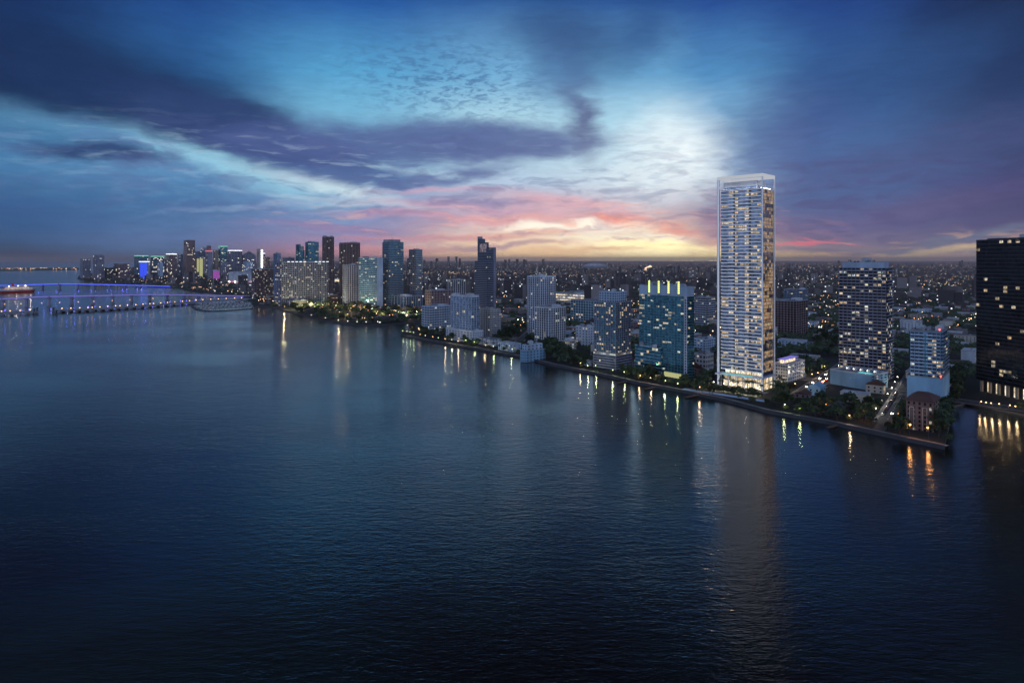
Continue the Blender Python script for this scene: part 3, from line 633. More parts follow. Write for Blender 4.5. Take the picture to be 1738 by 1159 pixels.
    for i in range(6):
        q=MB(); y=2+(w-5)*i/5; q.box(1.6,2.2,y-.3,y+.3,z0-.5,z1-.03); q.build('column',M['frame'],root)
    return root,N,D,w,dd,ang
HR,HN,HD,HW,HDD,HANG=hero()

# --- 7 towers to the left of it
tower('slab_block','grey slab block with rows of balconies just left of the tall glass tower','building',1176,1200,1214,506,556,42,'grey',spec=S(floors=13,bl=9,br=4,win=(.7,.55),glass='glass_black',p=.05,balcony=1.2,rail=.9,railmat='slab'),lm='the grey slab left of the glass tower')
tower('small_block','small pale block with brown balconies left of the glass tower podium','building',1176,1198,1211,603,641,42,'white',spec=S(floors=5,bl=4,br=5,win=(.5,.5),glass='glass_dark',lit='lit',p=.1),lm='the small pale block')
tower('flat_roof_block','low pale flat roofed block behind the small pale block','building',1178,1198,1214,577,603,42,'pale',spec=S(fh=3.3,bay=4,win=(.6,.4),p=.06),lm='the low flat block')
rT,NT,DT,wT,dT=tower('condo_tower','teal glass tower crowned by four glowing yellow green fins','tower',1085,1166,1178,490,650,37,'white',
  vols=[(0,1,0,1,650,503,'white',S(floors=31,bl=16,br=5,win=(.92,.78),glass='glass_teal',lit='lit_cool',lit2='lit',p=.07,pf=lambda k,nf:1.6 if k>nf*.55 else .6,balcony=.7,rail=.7,railmat='glass_teal',bmat='tealwall',bgap=6,inset=.5,only='LR',boff=3.4,skip=lambda f,k,j,n,nf:f=='L' and j==0),{'noroof':1}),
        (.0,1,.0,1,503,488,'pale',None,{'name':'crown_wall'}),
        (-.18,.0,.5,1.07,650,597,'glass_teal',S(floors=9,bl=9,br=2,win=(.88,.72),glass='glass_teal',p=.10,balcony=.5,bmat='pale'),{'name':'podium'})],roof=S(units=2,par=.8,parmat='pale'),lm='the teal tower')
for i in range(4):
    a=wT*(.155+.205*i); zt=zof(488,DT)
    q=MB(); q.box(-.6,4,a-1.4,a+1.4,zof(500,DT),zt+3.2); q.build('fin',M['pale'],rT)
    for k in range(6):
        q=MB(); z=zof(500,DT)+.3+k*2.05; q.box(-.85,-.6,a-1.0,a+1.0,z,z+1.5); q.build('fin_light',M['strip_yellow'],rT)
for k in range(29):
    q=MB(); z=4+k*(zof(503,DT)-6)/29; q.box(-.15,.02,1.2,2.4,z,z+1.5); q.build('side_window',M['glass_black'],rT)
q=MB(); q.box(-.9,-.3,4,wT*.45,3,7.5); q.build('lobby_window',M['panel_yellow'],rT)
tower('condo_tower','stepped blue grey tower with a white penthouse box, just left of the teal tower','tower',1009,1045,1070,514,631,46,'slate',
  vols=[(0,1,0,1,600,514,'slate',S(floors=22,bl=9,br=8,win=(.72,.72),glass='glass_teal',lit='lit',lit2='lit',p=.14,bands=(.5,.6,.55),gmat='lav',balcony=.9,bmat='lav',bgap=4)),
        (.1,.9,.12,.86,514,497,'pale',S(floors=4,bl=6,br=6,win=(.5,.45),glass='glass_dark',p=.05),{'name':'penthouse'}),
        (-.04,1.06,-.04,1.04,631,600,'lav',S(floors=7,bl=1,br=1,win=(.96,.45),glass='glass_dark',p=.1),{'name':'podium'})],roof=S(units=1,par=1),lm='the stepped blue grey tower')
tower('slab_block','long teal grey slab block with rows of windows behind the stepped tower','building',969,1012,1060,512,552,42,'tealwall',spec=S(floors=9,bl=10,br=10,win=(.75,.5),glass='glass_teal',p=.05,bands=(.9,.5,.4)),lm='the teal grey slab block')
tower('mall_building','wide low white building glowing with lit decks behind the teal grey slab','building',930,990,1042,500,518,42,'white',spec=S(floors=4,bl=14,br=12,win=(.9,.5),glass='lit',lit='lobby',lit2='lobby',p=.55),lm='the glowing low building')
tower('apartment_block','small white apartment block with punched windows left of the stepped tower','building',977,998,1010,556,589,42,'white',spec=S(floors=7,bl=4,br=3,win=(.35,.4),p=.12),lm='the small white apartment block')
tower('apartment_block','mustard coloured narrow block right of the small white apartment block','building',997,1004,1013,552,583,42,'tan',spec=S(floors=7,bl=3,br=3,win=(.35,.5),p=.3),lm='the mustard block')
# white pair
tower('apartment_tower','tall white and grey twin ribbed tower in the middle of the picture','tower',895,917,943,470,577,42,'white',
  spec=S(floors=27,bl=7,br=8,win=(.78,.7),glass='glass_black',p=.05,bands=(1.5,.7,0),gmat='white'),lm='the tall white ribbed tower')
tower('apartment_tower','shorter white tower with dark balcony stacks in front of the tall white ribbed one','tower',908,931,960,523,589,42,'white',
  spec=S(floors=16,bl=6,br=8,win=(.75,.7),glass='glass_black',p=.04,bands=(1.4,.7,0),gmat='white',balcony=1.1,bgap=3,bmat='white'),lm='the shorter white tower')
tower('motel_wing','long low cream building with lit galleries running back from the big tree','building',922,932,978,583,602,42,'cream',spec=S(floors=4,bl=3,br=12,win=(.7,.45),glass='glass_dark',p=.4),lm='the cream gallery building')
tower('villa_block','small bright blue white waterfront house of stacked white boxes','building',883,893,926,596,616,42,'white',
  vols=[(0,1,0,1,616,596,'sky_paint',S(floors=4,bl=3,br=6,win=(.35,.4),p=.03)),(.1,.9,.2,1,596,587,'pale',S(floors=2,bl=2,br=4,win=(.4,.4),p=.02),{'name':'upper_block'})],roof=S(units=1,par=.7),lm='the blue white waterfront house')
# stepped balcony tower with salmon glass
rI,NI,DI,wI,dI=tower('condo_tower','slim blue grey balcony tower stepping up to a point, salmon glass panel near its top','tower',806,827,842,421,550,42,'slate',
  vols=[(0,.72,.0,1,550,443,'slate',S(floors=34,bl=9,br=5,win=(.9,.5),glass='glass_dark',p=.02,balcony=1.3,bmat='lav',rail=.6,railmat='lav',inset=.2),{'noroof':1}),
        (.72,1,.0,.62,550,420,'lav',S(floors=40,bl=4,br=2,win=(.3,.4),p=.02),{'noroof':1}),
        (0,.72,.02,.78,443,422,'slate',S(floors=8,bl=7,br=5,win=(.85,.5),p=.02,balcony=1.2,bmat='lav'),{'noroof':1}),
        (0,.6,.3,.78,422,411,'slate',S(floors=4,bl=5,br=4,win=(.7,.5),p=0,balcony=1.0,bmat='lav'),{'noroof':1}),
        (.0,.5,.52,.78,411,405,'slate',S(floors=2,bl=3,br=3,win=(.7,.5),p=0,balcony=1.0,bmat='lav'),{'noroof':1}),
        (.0,.4,.66,.78,405,401,'lav',None,{'noroof':1})],roof=False,lm='the slim stepped tower')
q=MB(); q.box(-1.5,-.3,wI*.06,wI*.55,zof(428,DI),zof(414,DI)); q.build('glass_panel',M['screen_salmon'],rI)
tower('apartment_block','cream block with a lit base in front of the slim stepped tower','building',812,832,850,526,577,42,'cream',spec=S(floors=14,bl=5,br=7,win=(.5,.5),glass='glass_black',p=.03,balcony=1.1,bmat='white',rail=.8,railmat='white',bgap=3),lm='the cream block')
tower('condo_building','blue glass block with a white punched side wall and white terraced base on the point','tower',765,800,813,504,583,42,'white',
  vols=[(0,1,0,1,564,504,'white',S(floors=15,bl=7,br=3,win=(.8,.85),glass='glass_blue',p=.03,bands=(.6,.4,0),gmat='slab')),
        (-.25,1.15,-.15,1.15,583,563,'white',S(floors=5,bl=9,br=5,win=(.4,.4),p=.05),{'name':'podium'})],roof=S(units=3,par=2.2),lm='the blue glass block on the point')
tower('apartment_block','boxy pale grey block with balcony rows at the left end of the near point','building',716,729,766,521,567,42,'pale',spec=S(floors=11,bl=3,br=9,win=(.65,.5),glass='glass_dark',p=.05,balcony=1.2,bmat='white',rail=.8,railmat='white',bgap=6),lm='the boxy pale block')
tower('brick_block','rosy brown ribbed block behind the boxy pale block','building',722,732,770,494,535,42,'rose',spec=S(floors=9,bl=3,br=8,win=(.35,.5),glass='glass_black',p=.06,bands=(1.2,.5,0),gmat='rose'),lm='the rosy brown block')
tower('office_block','grey white ribbed block behind the blue glass block on the point','building',759,770,790,475,520,42,'grey',spec=S(floors=12,bl=4,br=6,win=(.5,.7),glass='glass_black',p=.03,bands=(1.4,.5,0),gmat='white'),lm='the grey ribbed block')
# --- 8 park-side towers
a8=38
tower('condo_tower','slim pale tower with balconies, rightmost of the trio behind the park','tower',694,706,717,424,523,a8,'lav',spec=S(floors=32,bl=4,br=5,win=(.7,.6),glass='glass_teal',p=.05,balcony=1.3,bmat='cream',rail=.6,railmat='lav'),lm='the slim pale park tower')
tower('podium_block','long blue grey podium block with dark bays below the two park towers','building',650,690,717,504,527,a8,'slate',spec=S(floors=6,bl=8,br=7,win=(.6,.8),glass='glass_teal',p=.04,bands=(1.4,.6,.3),gmat='lav'),lm='the park podium block')
tower('condo_tower','tallest park side tower with a bowed top and warm lit upper corner','tower',649,660,685,409,524,a8,'slate',
  vols=[(0,1,0,1,524,411,'slate',S(floors=38,bl=6,br=10,win=(.8,.6),glass='glass_teal',p=.06,balcony=1.2,bmat='lav',rail=.5,railmat='lav')),(.05,.8,.05,.95,411,407,'lav',None,{'name':'roof_block'})],roof=S(units=0,par=.8,antenna=True),lm='the tallest park side tower')
tower('condo_tower','teal slab with a broad pale side wall left of the tallest park tower','tower',609,640,650,438,525,a8+14,'pale',spec=S(floors=26,bl=9,br=1,win=(.75,.6),glass='glass_teal',lit='lit_cool',p=.12,only='L',bands=(.7,.4,.4),gmat='tealwall'),lm='the teal slab with the pale side')
tower('office_tower','brown ribbed tower with a flat wide cap behind the teal slab','tower',576,588,611,413,516,a8,'brown',spec=S(floors=36,bl=5,br=9,win=(.5,.8),glass='glass_black',p=.04,bands=(1.3,.7,0),gmat='rose'),roof=S(units=2,par=2.4,parmat='rose'),lm='the brown ribbed tower')
tower('condo_building','narrow white block with a dark centre in front of the brown ribbed tower','building',582,589,608,450,521,a8,'lav',spec=S(floors=20,bl=3,br=5,win=(.5,.5),glass='glass_black',p=.04,bands=(1.2,.5,0),gmat='white'),lm='the narrow white block')
tower('office_tower','tall dark brown tower with a notched top left of the brown ribbed one','tower',547,552,567,402,500,a8,'brown',spec=S(floors=44,bl=4,br=6,win=(.6,.6),glass='glass_black',p=.05,bands=(.8,.4,0),gmat='rose'),lm='the tall dark brown tower')
tower('condo_tower','teal glass tower with a rounded cap beside the tall dark brown tower','tower',518,523,541,411,497,a8,'tealwall',spec=S(floors=40,bl=3,br=7,win=(.9,.7),glass='glass_teal',p=.06),lm='the teal glass tower')
tower('condo_tower','teal tower with a bright notch at its top, leftmost of the teal pair','tower',502,505,517,417,497,a8,'tealwall',
  vols=[(0,1,0,1,497,425,'tealwall',S(floors=34,bl=3,br=6,win=(.9,.7),glass='glass_teal',p=.04)),(0,.45,0,1,425,415,'glass_teal',None,{'name':'top_fin'}),(.45,.9,0,1,425,418,'cream',None,{'name':'top_screen'})],roof=S(units=0,par=.6),lm='the notched teal tower')
tower('office_block','wide grey block just peeking above the big lavender slab','building',480,486,500,438,497,a8,'lav',spec=S(floors=20,bl=3,br=8,win=(.6,.5),p=.02),lm='the grey block behind the slab')
rz_,Nz,Dz,wz,dz_=tower('apartment_slab','very wide lavender brown slab with a grid of lit windows and white roof lights','tower',467,478,557,446,521,a8,'lav',
  spec=S(floors=22,bl=4,br=26,win=(.6,.6),glass='glass_black',p=.14,bands=(.7,.5,.3),gmat='lav'),roof=S(units=2,par=1.5),lm='the wide lavender slab')
for i in range(9):
    q=MB(); x=dz_*(.12+.085*i) if i<5 else dz_*(.28+.085*i); z=zof(446,Dz)+1.6; q.box(x,x+dz_*.05,-.6,.6,z,z+1.6); q.build('roof_lamp',M['strip_white'],rz_)
tower('apartment_tower','narrow slate tower attached at the left end of the wide lavender slab','tower',464,470,477,431,519,a8,'slate',spec=S(floors=28,bl=3,br=3,win=(.6,.5),glass='glass_blue',p=.03),lm='the narrow slate tower')
tower('apartment_slab','dark brown slab with yellow windows left of the narrow slate tower','tower',427,433,465,457,509,a8,'brown',spec=S(floors=17,bl=3,br=14,win=(.6,.6),glass='glass_black',p=.16,bands=(.8,.4,0),gmat='rose'),lm='the dark brown slab')
tower('club_building','low tan building with arches in front of the wide lavender slab','building',492,497,524,511,522.5,a8,'tan',spec=S(floors=3,bl=2,br=10,win=(.4,.4),p=.1),lm='the low tan building')
tower('low_block','low mint green building behind the park trees','building',520,524,557,508,519,a8,'tealwall',spec=S(floors=3,bl=2,br=8,win=(.6,.4),p=.2),lm='the low mint building')
tower('rooftop_block','dark red block tucked behind the brightest park trees','building',556,560,573,501,518,a8,'terracotta',spec=S(floors=5,bl=2,br=5,win=(.4,.5),p=.2),lm='the dark red block')
# --- 9 downtown cluster, far
DT_=[('slim grey blue tower at the right end of downtown with a dark blunt top',436,440,446,423,474,'cream','glass_dark',.03,{'side':'crown_white'}),
 ('square dark office block right of the pale lit tower',447,450,458,437,474,'brown','glass_black',.05,{}),
 ('wide grey tower with a dark pyramid of steps on top',411,417,434,433,473,'lav','glass_dark',.04,{'pyr':1}),
 ('broad ribbed tower with a glowing white roofline',387,393,411,425,473,'lav','glass_dark',.04,{'band':'strip_white'}),
 ('green lit glass tower with a flat top',371,374,386,418,472,'tealwall','glass_teal',.10,{'band':'strip_green','lit':'strip_green'}),
 ('small stepped tan tower squeezed left of the green lit one',362,365,371,425,472,'tan','glass_dark',.05,{}),
 ('round grey tower with a red glowing collar near its top',349,353,360,426,474,'lav','glass_dark',.04,{'top':('rose',417,424),'band':'panel_pink'}),
 ('stepped tower washed in yellow light',333,338,349,437,473,'cream','glass_dark',.06,{'wash':'panel_yellow'}),
 ('dark grey block behind the yellow washed tower',330,336,350,427,470,'slate','glass_black',.04,{}),
 ('tallest downtown tower with a slanted brown shoulder',312,318,331,408,473,'rose','glass_black',.06,{'slant':1}),
 ('thin grey blue tower between two brown ones',303,306,312,432,472,'slate','glass_dark',.04,{}),
 ('brown block tower with a thin white line along its top',282,286,300,431,474,'rose','glass_black',.07,{'band':'strip_white'}),
 ('dark teal tower with a mint glowing top edge',256,262,279,435,473,'slate','glass_teal',.14,{'band':'strip_green'}),
 ('teal tower with a green lit crown at the left of downtown',228,234,252,434,473,'slate','glass_teal',.04,{'band':'strip_green'}),
 ('shorter pale tower carrying a tall electric blue light panel',236,243,254,444,475,'pale','glass_dark',.03,{'wash':'panel_blue','band':'strip_white'}),
 ('dark squat tower with a rounded left side by the lit shore',194,201,219,448,475,'rose','glass_black',.05,{}),
 ('low dark block between the squat tower and the pair of condo towers',176,182,196,455,475,'dark','glass_black',.05,{}),
 ('tall grey condo tower, right one of the isolated pair on the left',158,163,177,434,475,'lav','glass_dark',.03,{'top':('lav',432,434)}),
 ('slim grey tower squeezed behind the yellow washed tower',342,345,351,421,469,'lav','glass_blue',.06,{}),
 ('plain lavender block filling the gap below the green lit tower',373,377,388,446,474,'lav','glass_dark',.06,{}),
 ('low ribbed grey block in front of the pyramid topped tower',413,418,429,445,475,'pale','glass_blue',.05,{}),
 ('narrow tan tower just left of the broad ribbed one',384,386,391,431,471,'tan','glass_dark',.05,{}),
 ('short slate tower between the brown block and the dark teal one',277,280,286,441,472,'slate','glass_blue',.06,{}),
 ('low pale tower just right of the dark teal one with the mint edge',268,271,277,446,475,'pale','glass_dark',.05,{}),
 ('small dark tower right behind the pale lit one',444,446,450,430,470,'slate','glass_dark',.05,{'band':'strip_white'}),
 ('shorter grey condo tower, leftmost of all the towers',136,141,154,440,474,'lav','glass_dark',.03,{})]
for (lb,xl,xn,xr,yt,yb,mt,gl,p,o) in DT_:
    vs=[(0,1,0,1,yb,yt,mt,S(fh=6.6 if yb-yt>30 else 5,bl=3,br=7,win=(.62,.55),glass=gl,lit=o.get('lit','lit_bright'),lit2='lit_bright',p=p*1.3,bands=(3.2,.8,0),gmat=mt))]
    if 'top' in o: vs.append((.15,.85,.15,.85,o['top'][2]+2,o['top'][1],o['top'][0],None,{'name':'top_block','noroof':1}))
    root,N,D,w,dd=tower('downtown_tower',lb,'tower',xl,xn,xr,yt,yb,38,mt,vols=vs,roof=S(units=1,par=2),group='downtown towers across the bay',lm='the '+lb.split(' with')[0].split(' at ')[0].split(' washed')[0].split(' carrying')[0])
    z=zof(yt,D)
    if 'band' in o:
        q=MB(); q.box(-1.2,dd+.5,-1.2,w+.5,z-3.5,z+1.5); q.build('roof_light',M[o['band']],root)
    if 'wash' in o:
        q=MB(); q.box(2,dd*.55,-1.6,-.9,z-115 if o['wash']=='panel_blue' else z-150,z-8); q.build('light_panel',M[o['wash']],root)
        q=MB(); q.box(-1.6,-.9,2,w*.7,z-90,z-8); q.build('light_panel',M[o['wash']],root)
    if 'side' in o:
        q=MB(); q.box(dd*.55,dd-1,-1.4,-.9,z-130,z-3); q.build('light_panel',M[o['side']],root)
    if 'pyr' in o:
        for i in range(4):
            q=MB(); k=.12*i; q.box(dd*(.1+k),dd*(.9-k),w*(.1+k),w*(.9-k),z+2+i*6,z+8+i*6); q.build('roof_step',M['slate'],root)
    if 'slant' in o:
        q=MB(); q.v+=[(-8,0,z-150),(0,0,z-30),(0,w,z-30),(-8,w,z-150),(-8,0,2),(0,0,2),(0,w,2),(-8,w,2)]; q.f+=[(0,1,2,3),(4,5,1,0),(3,2,6,7),(0,3,7,4)]; q.m+=[0]*4; q.build('shoulder',M['rose'],root)
# arena and magenta drum
q=MB(); c0=G(404,483); Rr=26/F*c0.y
k=28; ring=[(math.cos(2*math.pi*i/k)*Rr,math.sin(2*math.pi*i/k)*Rr*.8) for i in range(k)]
ar=thing('arena','wide low white arena with a curved wall at the right of downtown','arena',(c0.x,c0.y+Rr,0))
q=MB(); q.prism(ring,1,52); q.build('wall',M['white'],ar); q=MB(); q.prism([(x*.94,y*.94) for x,y in ring],52,60); q.build('roof',M['roofw'],ar)
for i in range(16):
    t=math.pi*(1.05+.9*i/15); q=MB(); q.ball((math.cos(t)*Rr*1.02,math.sin(t)*Rr*.82,12),3.2); q.build('arena_lamp',M['panel_pink' if i%3 else 'lamp_white'],ar)
c1=G(367,478); dr=thing('drum_building','short round building glowing magenta in front of downtown','building',(c1.x,c1.y,0))
q=MB(); q.prism([(math.cos(2*math.pi*i/20)*16,math.sin(2*math.pi*i/20)*16) for i in range(20)],1,58); q.build('wall',M['panel_magenta'],dr)
q=MB(); q.prism([(math.cos(2*math.pi*i/20)*17,math.sin(2*math.pi*i/20)*17) for i in range(20)],58,64); q.build('roof',M['white'],dr)
# stadium far away
c2=G(1010,455.5); st=thing('stadium','domed white stadium far off on the plain under the brightest sky','stadium',(c2.x,c2.y,0)); rs=18/F*c2.y
for i,(r0,z0,z1,mm) in enumerate(((1.25,0,36,'grey'),(1.1,36,48,'white'),(.8,48,62,'roofw'),(.45,62,70,'roofw'))):
    q=MB(); q.prism([(math.cos(2*math.pi*j/24)*rs*r0,math.sin(2*math.pi*j/24)*rs*r0*.7) for j in range(24)],z0,z1); q.build(('stand','roof_ring','roof_panel','roof_panel')[i],M[mm],st)

def landmark(px,D):
    best=min(LAND,key=lambda l:abs(l[1]-px)+abs(l[2]-D)*.03); return best[0]
def near_foot(x,y,m):
    for (nx,ny,ang,w,dd) in FOOT:
        c,s=math.cos(rad(ang)),math.sin(rad(ang)); dx,dy=x-nx,y-ny; a=dx*c+dy*s; b=-dx*s+dy*c
        if -m<a<dd+m and -m<b<w+m: return True
    return False
# ------------------------------------------------------------------ streets
def road(name,p0,p1,width,z,ext=0):
    a=G(*p0); b=G(*p1); t=(b-a); t.z=0; t.normalize(); b=b+t*ext; n=Vector((-t.y,t.x,0)); q=MB()
    A=[a-n*width/2,b-n*width/2,b+n*width/2,a+n*width/2]; q.quad(*[(p.x,p.y,z) for p in reversed(A)]); 
    q.build(name,M['asphalt'],kind='structure')
    # pavements with a kerb step, and a dashed centre line
    k=MB()
    for s in (-1,1):
        e0=n*s*width/2; e1=n*s*(width/2+2.2); P=[a+e0,b+e0,b+e1,a+e1]
        if s<0: P=[P[0],P[3],P[2],P[1]]
        k.prism([(p.x,p.y) for p in P],z-.05,z+.13)
    k.build('pavement',M['paving'],kind='structure')
    L_=(b-a).length; d=MB(); s=4
    while s<L_-4:
        c=a+t*s; P=[c-n*.12,c+t*3-n*.12,c+t*3+n*.12,c+n*.12]; d.quad(*[(p.x,p.y,z+.02) for p in P]); s+=9
    d.build('road_markings',M['frame'],kind='structure')
    ROADS.append((a,b,width/2+3)); return a,b,t,n
ROADS=[]
RA=road('street',(1349,680),(1425,628),13,GZ+.10,260)
RB=road('street',(1503,722),(1545,650),12,GZ+.14,500)
RC=road('avenue',(1010,594),(1300,636),14,GZ+.18,260)
RD=road('avenue',(800,530),(1230,575),14,GZ+.22,500)
RE=road('street',(865,596),(905,560),10,GZ+.26,500)
def near_road(x,y,m=0):
    for a,b,w in ROADS:
        d=b-a; L2=d.x*d.x+d.y*d.y; t=max(0,min(1,((x-a.x)*d.x+(y-a.y)*d.y)/L2)); 
        if math.hypot(x-a.x-d.x*t,y-a.y-d.y*t)<w+m: return True
    return False
# car park by the point
q=MB(); P=[G(1478,735),G(1500,739),G(1510,722),G(1494,716)]; q.quad(*[(p.x,p.y,GZ+.05) for p in P]); q.build('parking_lot',M['asphalt'],kind='structure')

# ------------------------------------------------------------------ trees
def crown_mesh(rx,rz,nc,nl,seed,mat,ls=.9):
    r=random.Random(seed); q=MB()
    for i in range(nc):
        u=r.random()*2*math.pi; v=r.uniform(-.55,1); rr=math.sqrt(max(0,1-v*v))*r.uniform(.45,1.0)
        c=Vector((math.cos(u)*rr*rx,math.sin(u)*rr*rx,v*rz*r.uniform(.75,1.0))); cr=rx*r.uniform(.22,.38)
        for j in range(nl):
            d=Vector((r.gauss(0,1),r.gauss(0,1),r.gauss(0,.8))).normalized()*cr*r.uniform(.5,1.05); p=c+d
            a=Vector((r.gauss(0,1),r.gauss(0,1),r.gauss(0,1))).normalized(); b=a.orthogonal().normalized(); s=ls*r.uniform(.6,1.3)
            q.quad(p-a*s-b*s*.6,p+a*s-b*s*.6,p+a*s+b*s*.6,p-a*s+b*s*.6)
    return q.mesh('crown',M[mat])
def tree_proto(name,h,rx,rz,nc,nl,seed,mat,ls=.8):
    root=thing(name,'x','tree',(0,0,-500)); r=random.Random(seed); q=MB(); th=h-rz*1.0
    q.tube((0,0,-.3),(0.2,0.1,th),.035*h,.02*h,7)
    for i in range(5):
        a=2*math.pi*i/5+r.random(); q.tube((0.2,0.1,th*.8),(math.cos(a)*rx*.5,math.sin(a)*rx*.5,th+rz*.4),.016*h,.006*h,5)
    q.build('trunk',M['bark'],root); link('crown',crown_mesh(rx,rz,nc,nl,seed,mat,ls),root,(0,0,th+rz*.35)); proto_done(root); return root
TP=[tree_proto('broadleaf_tree',10,5.2,3.8,26,16,1,'leaf'),tree_proto('broadleaf_tree',13,7,5,34,18,2,'leaf',1.0),tree_proto('broadleaf_tree',8,3.8,3.4,22,14,3,'leaf2',.7),tree_proto('broadleaf_tree',9,5.5,3.0,26,14,4,'leaf2')]
def palm_proto(h,seed):
    root=thing('palm_tree','x','palm',(0,0,-500)); r=random.Random(seed); q=MB(); bx=r.uniform(-.6,.6)
    q.tube((0,0,-.3),(bx*.3,0,h*.5),.28,.2,7); q.tube((bx*.3,0,h*.5),(bx,0,h),.2,.16,7); q.build('trunk',M['bark'],root); q=MB()
    for i in range(20):
        a=2*math.pi*i/20+r.uniform(-.1,.1); L_=r.uniform(2.6,3.6); up=r.uniform(-.1,.8); prev=Vector((bx,0,h)); 
        for k in range(4):
            t=(k+1)/4; p=Vector((bx+math.cos(a)*L_*t,math.sin(a)*L_*t,h+up*L_*t*.8-L_*.9*t*t*.8)); s=Vector((-math.sin(a),math.cos(a),0))*(.5 if k<3 else .12); s0=Vector((-math.sin(a),math.cos(a),0))*(.5 if k else .1)
            q.quad(prev-s0,p-s,p-s*.1+Vector((0,0,.15)),prev-s0*.1+Vector((0,0,.15))); q.quad(prev+s0*.1+Vector((0,0,.14)),p+s*.1+Vector((0,0,.14)),p+s,prev+s0); prev=p
    q.build('crown',M['palm'],root); proto_done(root); return root
PP=[palm_proto(9,1),palm_proto(11.5,2)]
def hp(lx,ly): 
    c,s=math.cos(rad(HANG)),math.sin(rad(HANG)); return (HN.x+lx*c-ly*s, HN.y+lx*s+ly*c)
trees=[]  # (x,y,proto,scale,kind)
def add_tree(x,y,pi,s,kind='tree'): trees.append((x,y,pi,s,kind))
TR=random.Random(11)
def scatter(n,poly,kinds,smin,smax,margin=2,mind=5):
    xs=[p[0] for p in poly]; ys=[p[1] for p in poly]; k=0; tries=0
    W=[G(*p) for p in poly]; wx=[p.x for p in W]; wy=[p.y for p in W]
    while k<n and tries<n*60:
        tries+=1; x=TR.uniform(min(wx),max(wx)); y=TR.uniform(min(wy),max(wy)); c=False
        for i in range(len(W)):
            a,b=W[i],W[i-1]
            if (a.y>y)!=(b.y>y) and x<(b.x-a.x)*(y-a.y)/(b.y-a.y)+a.x: c=not c
        if not c or not inland(x,y,margin) or near_foot(x,y,3) or near_road(x,y,1): continue
        if any((x-t[0])**2+(y-t[1])**2<mind*mind for t in trees[-120:]): continue
        add_tree(x,y,TR.choice(kinds),TR.uniform(smin,smax)); k+=1
p=G(934,606); add_tree(p.x,p.y,1,1.55); p=G(920,604); add_tree(p.x,p.y,1,1.25); p=G(950,606); add_tree(p.x,p.y,1,1.2); p=G(962,612); add_tree(p.x,p.y,1,1.1); p=G(908,602); add_tree(p.x,p.y,0,1.1)
for x,y,s in ((684,568,.8),(697,565,1.0),(702,564,.8),(714,566,1.0),(722,568,.9)): p=G(x,y); add_tree(p.x,p.y,0,s)
scatter(74,[(478,524),(520,535),(570,547),(610,550),(650,548),(716,550),(716,532),(640,524),(560,519),(490,520)],[0,1,2,3],.8,1.25,3,14)
scatter(16,[(690,570),(716,558),(760,568),(800,580),(790,588)],[0,2,3],.7,1.0,3,7)
for i in range(34):
    t_=i/34*(len(sp)-1); j=int(t_); a_=sp[j].lerp(sp[j+1],t_-j); 
    if TR.random()<.8: add_tree(a_.x+TR.uniform(10,14)*.8,a_.y+TR.uniform(10,14)*.6,TR.choice([0,2,3]),TR.uniform(.35,.7))
scatter(14,[(850,586),(1000,615),(1004,628),(870,600)],[0,1,2,3],.8,1.1,4,8)
scatter(18,[(1318,692),(1316,670),(1342,668),(1336,698)],[0,2,3,3],.7,1.0,9,6)
scatter(46,[(1345,708),(1352,694),(1400,690),(1440,686),(1492,700),(1480,728),(1420,718)],[0,2,0,2],.6,.95,7,6)
scatter(20,[(1512,735),(1520,700),(1540,700),(1537,748)],[0,1,2],.7,1.0,4,6)
scatter(15,[(1590,750),(1598,700),(1614,694),(1606,752)],[0,1],.8,1.1,3,6)
scatter(26,[(1560,690),(1560,650),(1625,640),(1640,684),(1618,690)],[0,1,2],.8,1.2,3,8)
for i in range(26):
    x,y=hp(-24-(i%3)*2.5,-10+i*2.9); 
    if inland(x,y,5): add_tree(x,y,2+i%2,.38+.1*(i%4))
scatter(18,[(1060,638),(1090,652),(1180,668),(1215,676),(1215,660)],[0,2,3],.6,.9,9,6)
scatter(22,[(1372,615),(1374,590),(1425,560),(1425,600)],[0,1,2],.8,1.1,3,9)
scatter(14,[(845,585),(850,560),(895,560),(905,590)],[0,1,2],.8,1.1,3,8)
scatter(10,[(1660,694),(1738,708),(1738,700),(1660,690)],[0,2],.7,.9,3,5)
palms=[]
for i in range(9):
    x,y=hp(-9-(i%2)*6,-3+i*6.5); palms.append((x,y,i%2,.8+.1*(i%3)))
for i in range(5):
    x,y=hp(3+i*6,-7); palms.append((x,y,i%2,.9))
for i in range(8):
    p=G(1318+i*6,644-i*2.2); 
    if not near_foot(p.x,p.y,1): palms.append((p.x,p.y,i%2,.9))
for i in range(10):
    p=G(760+i*11,580+i*2.2); 
    if inland(p.x,p.y,3) and not near_foot(p.x,p.y,1): palms.append((p.x,p.y,i%2,.8))
cnt={}
def place_trees(lst,protos,word,cat):
    items=sorted([(to_px((x,y,0))[0],x,y,pi,s) for (x,y,pi,s,*_) in lst])
    for px,x,y,pi,s in items:
        lmk=landmark(px,y); key=(word,lmk); cnt[key]=cnt.get(key,0)+1
        o=copy_tree(protos[pi]); o.location=(x,y,GZ); o.rotation_euler=(0,0,TR.uniform(0,6.28)); o.scale=(s,s,s*TR.uniform(.9,1.1))
        tag(o,'%s, %s from the left near %s'%(word,ordn(cnt[key]-1),lmk),cat,cat+'s along the shore and between the towers')
place_trees(trees,TP,'dark leafy tree','tree'); place_trees(palms,PP,'palm with drooping fronds','palm tree')
def drop(root):
    for ch in list(root.children):
        for g in list(ch.children): bpy.data.objects.remove(g)
        bpy.data.objects.remove(ch)
    bpy.data.objects.remove(root)
for p in TP+PP: drop(p)
for o in list(COL.objects):
    pass

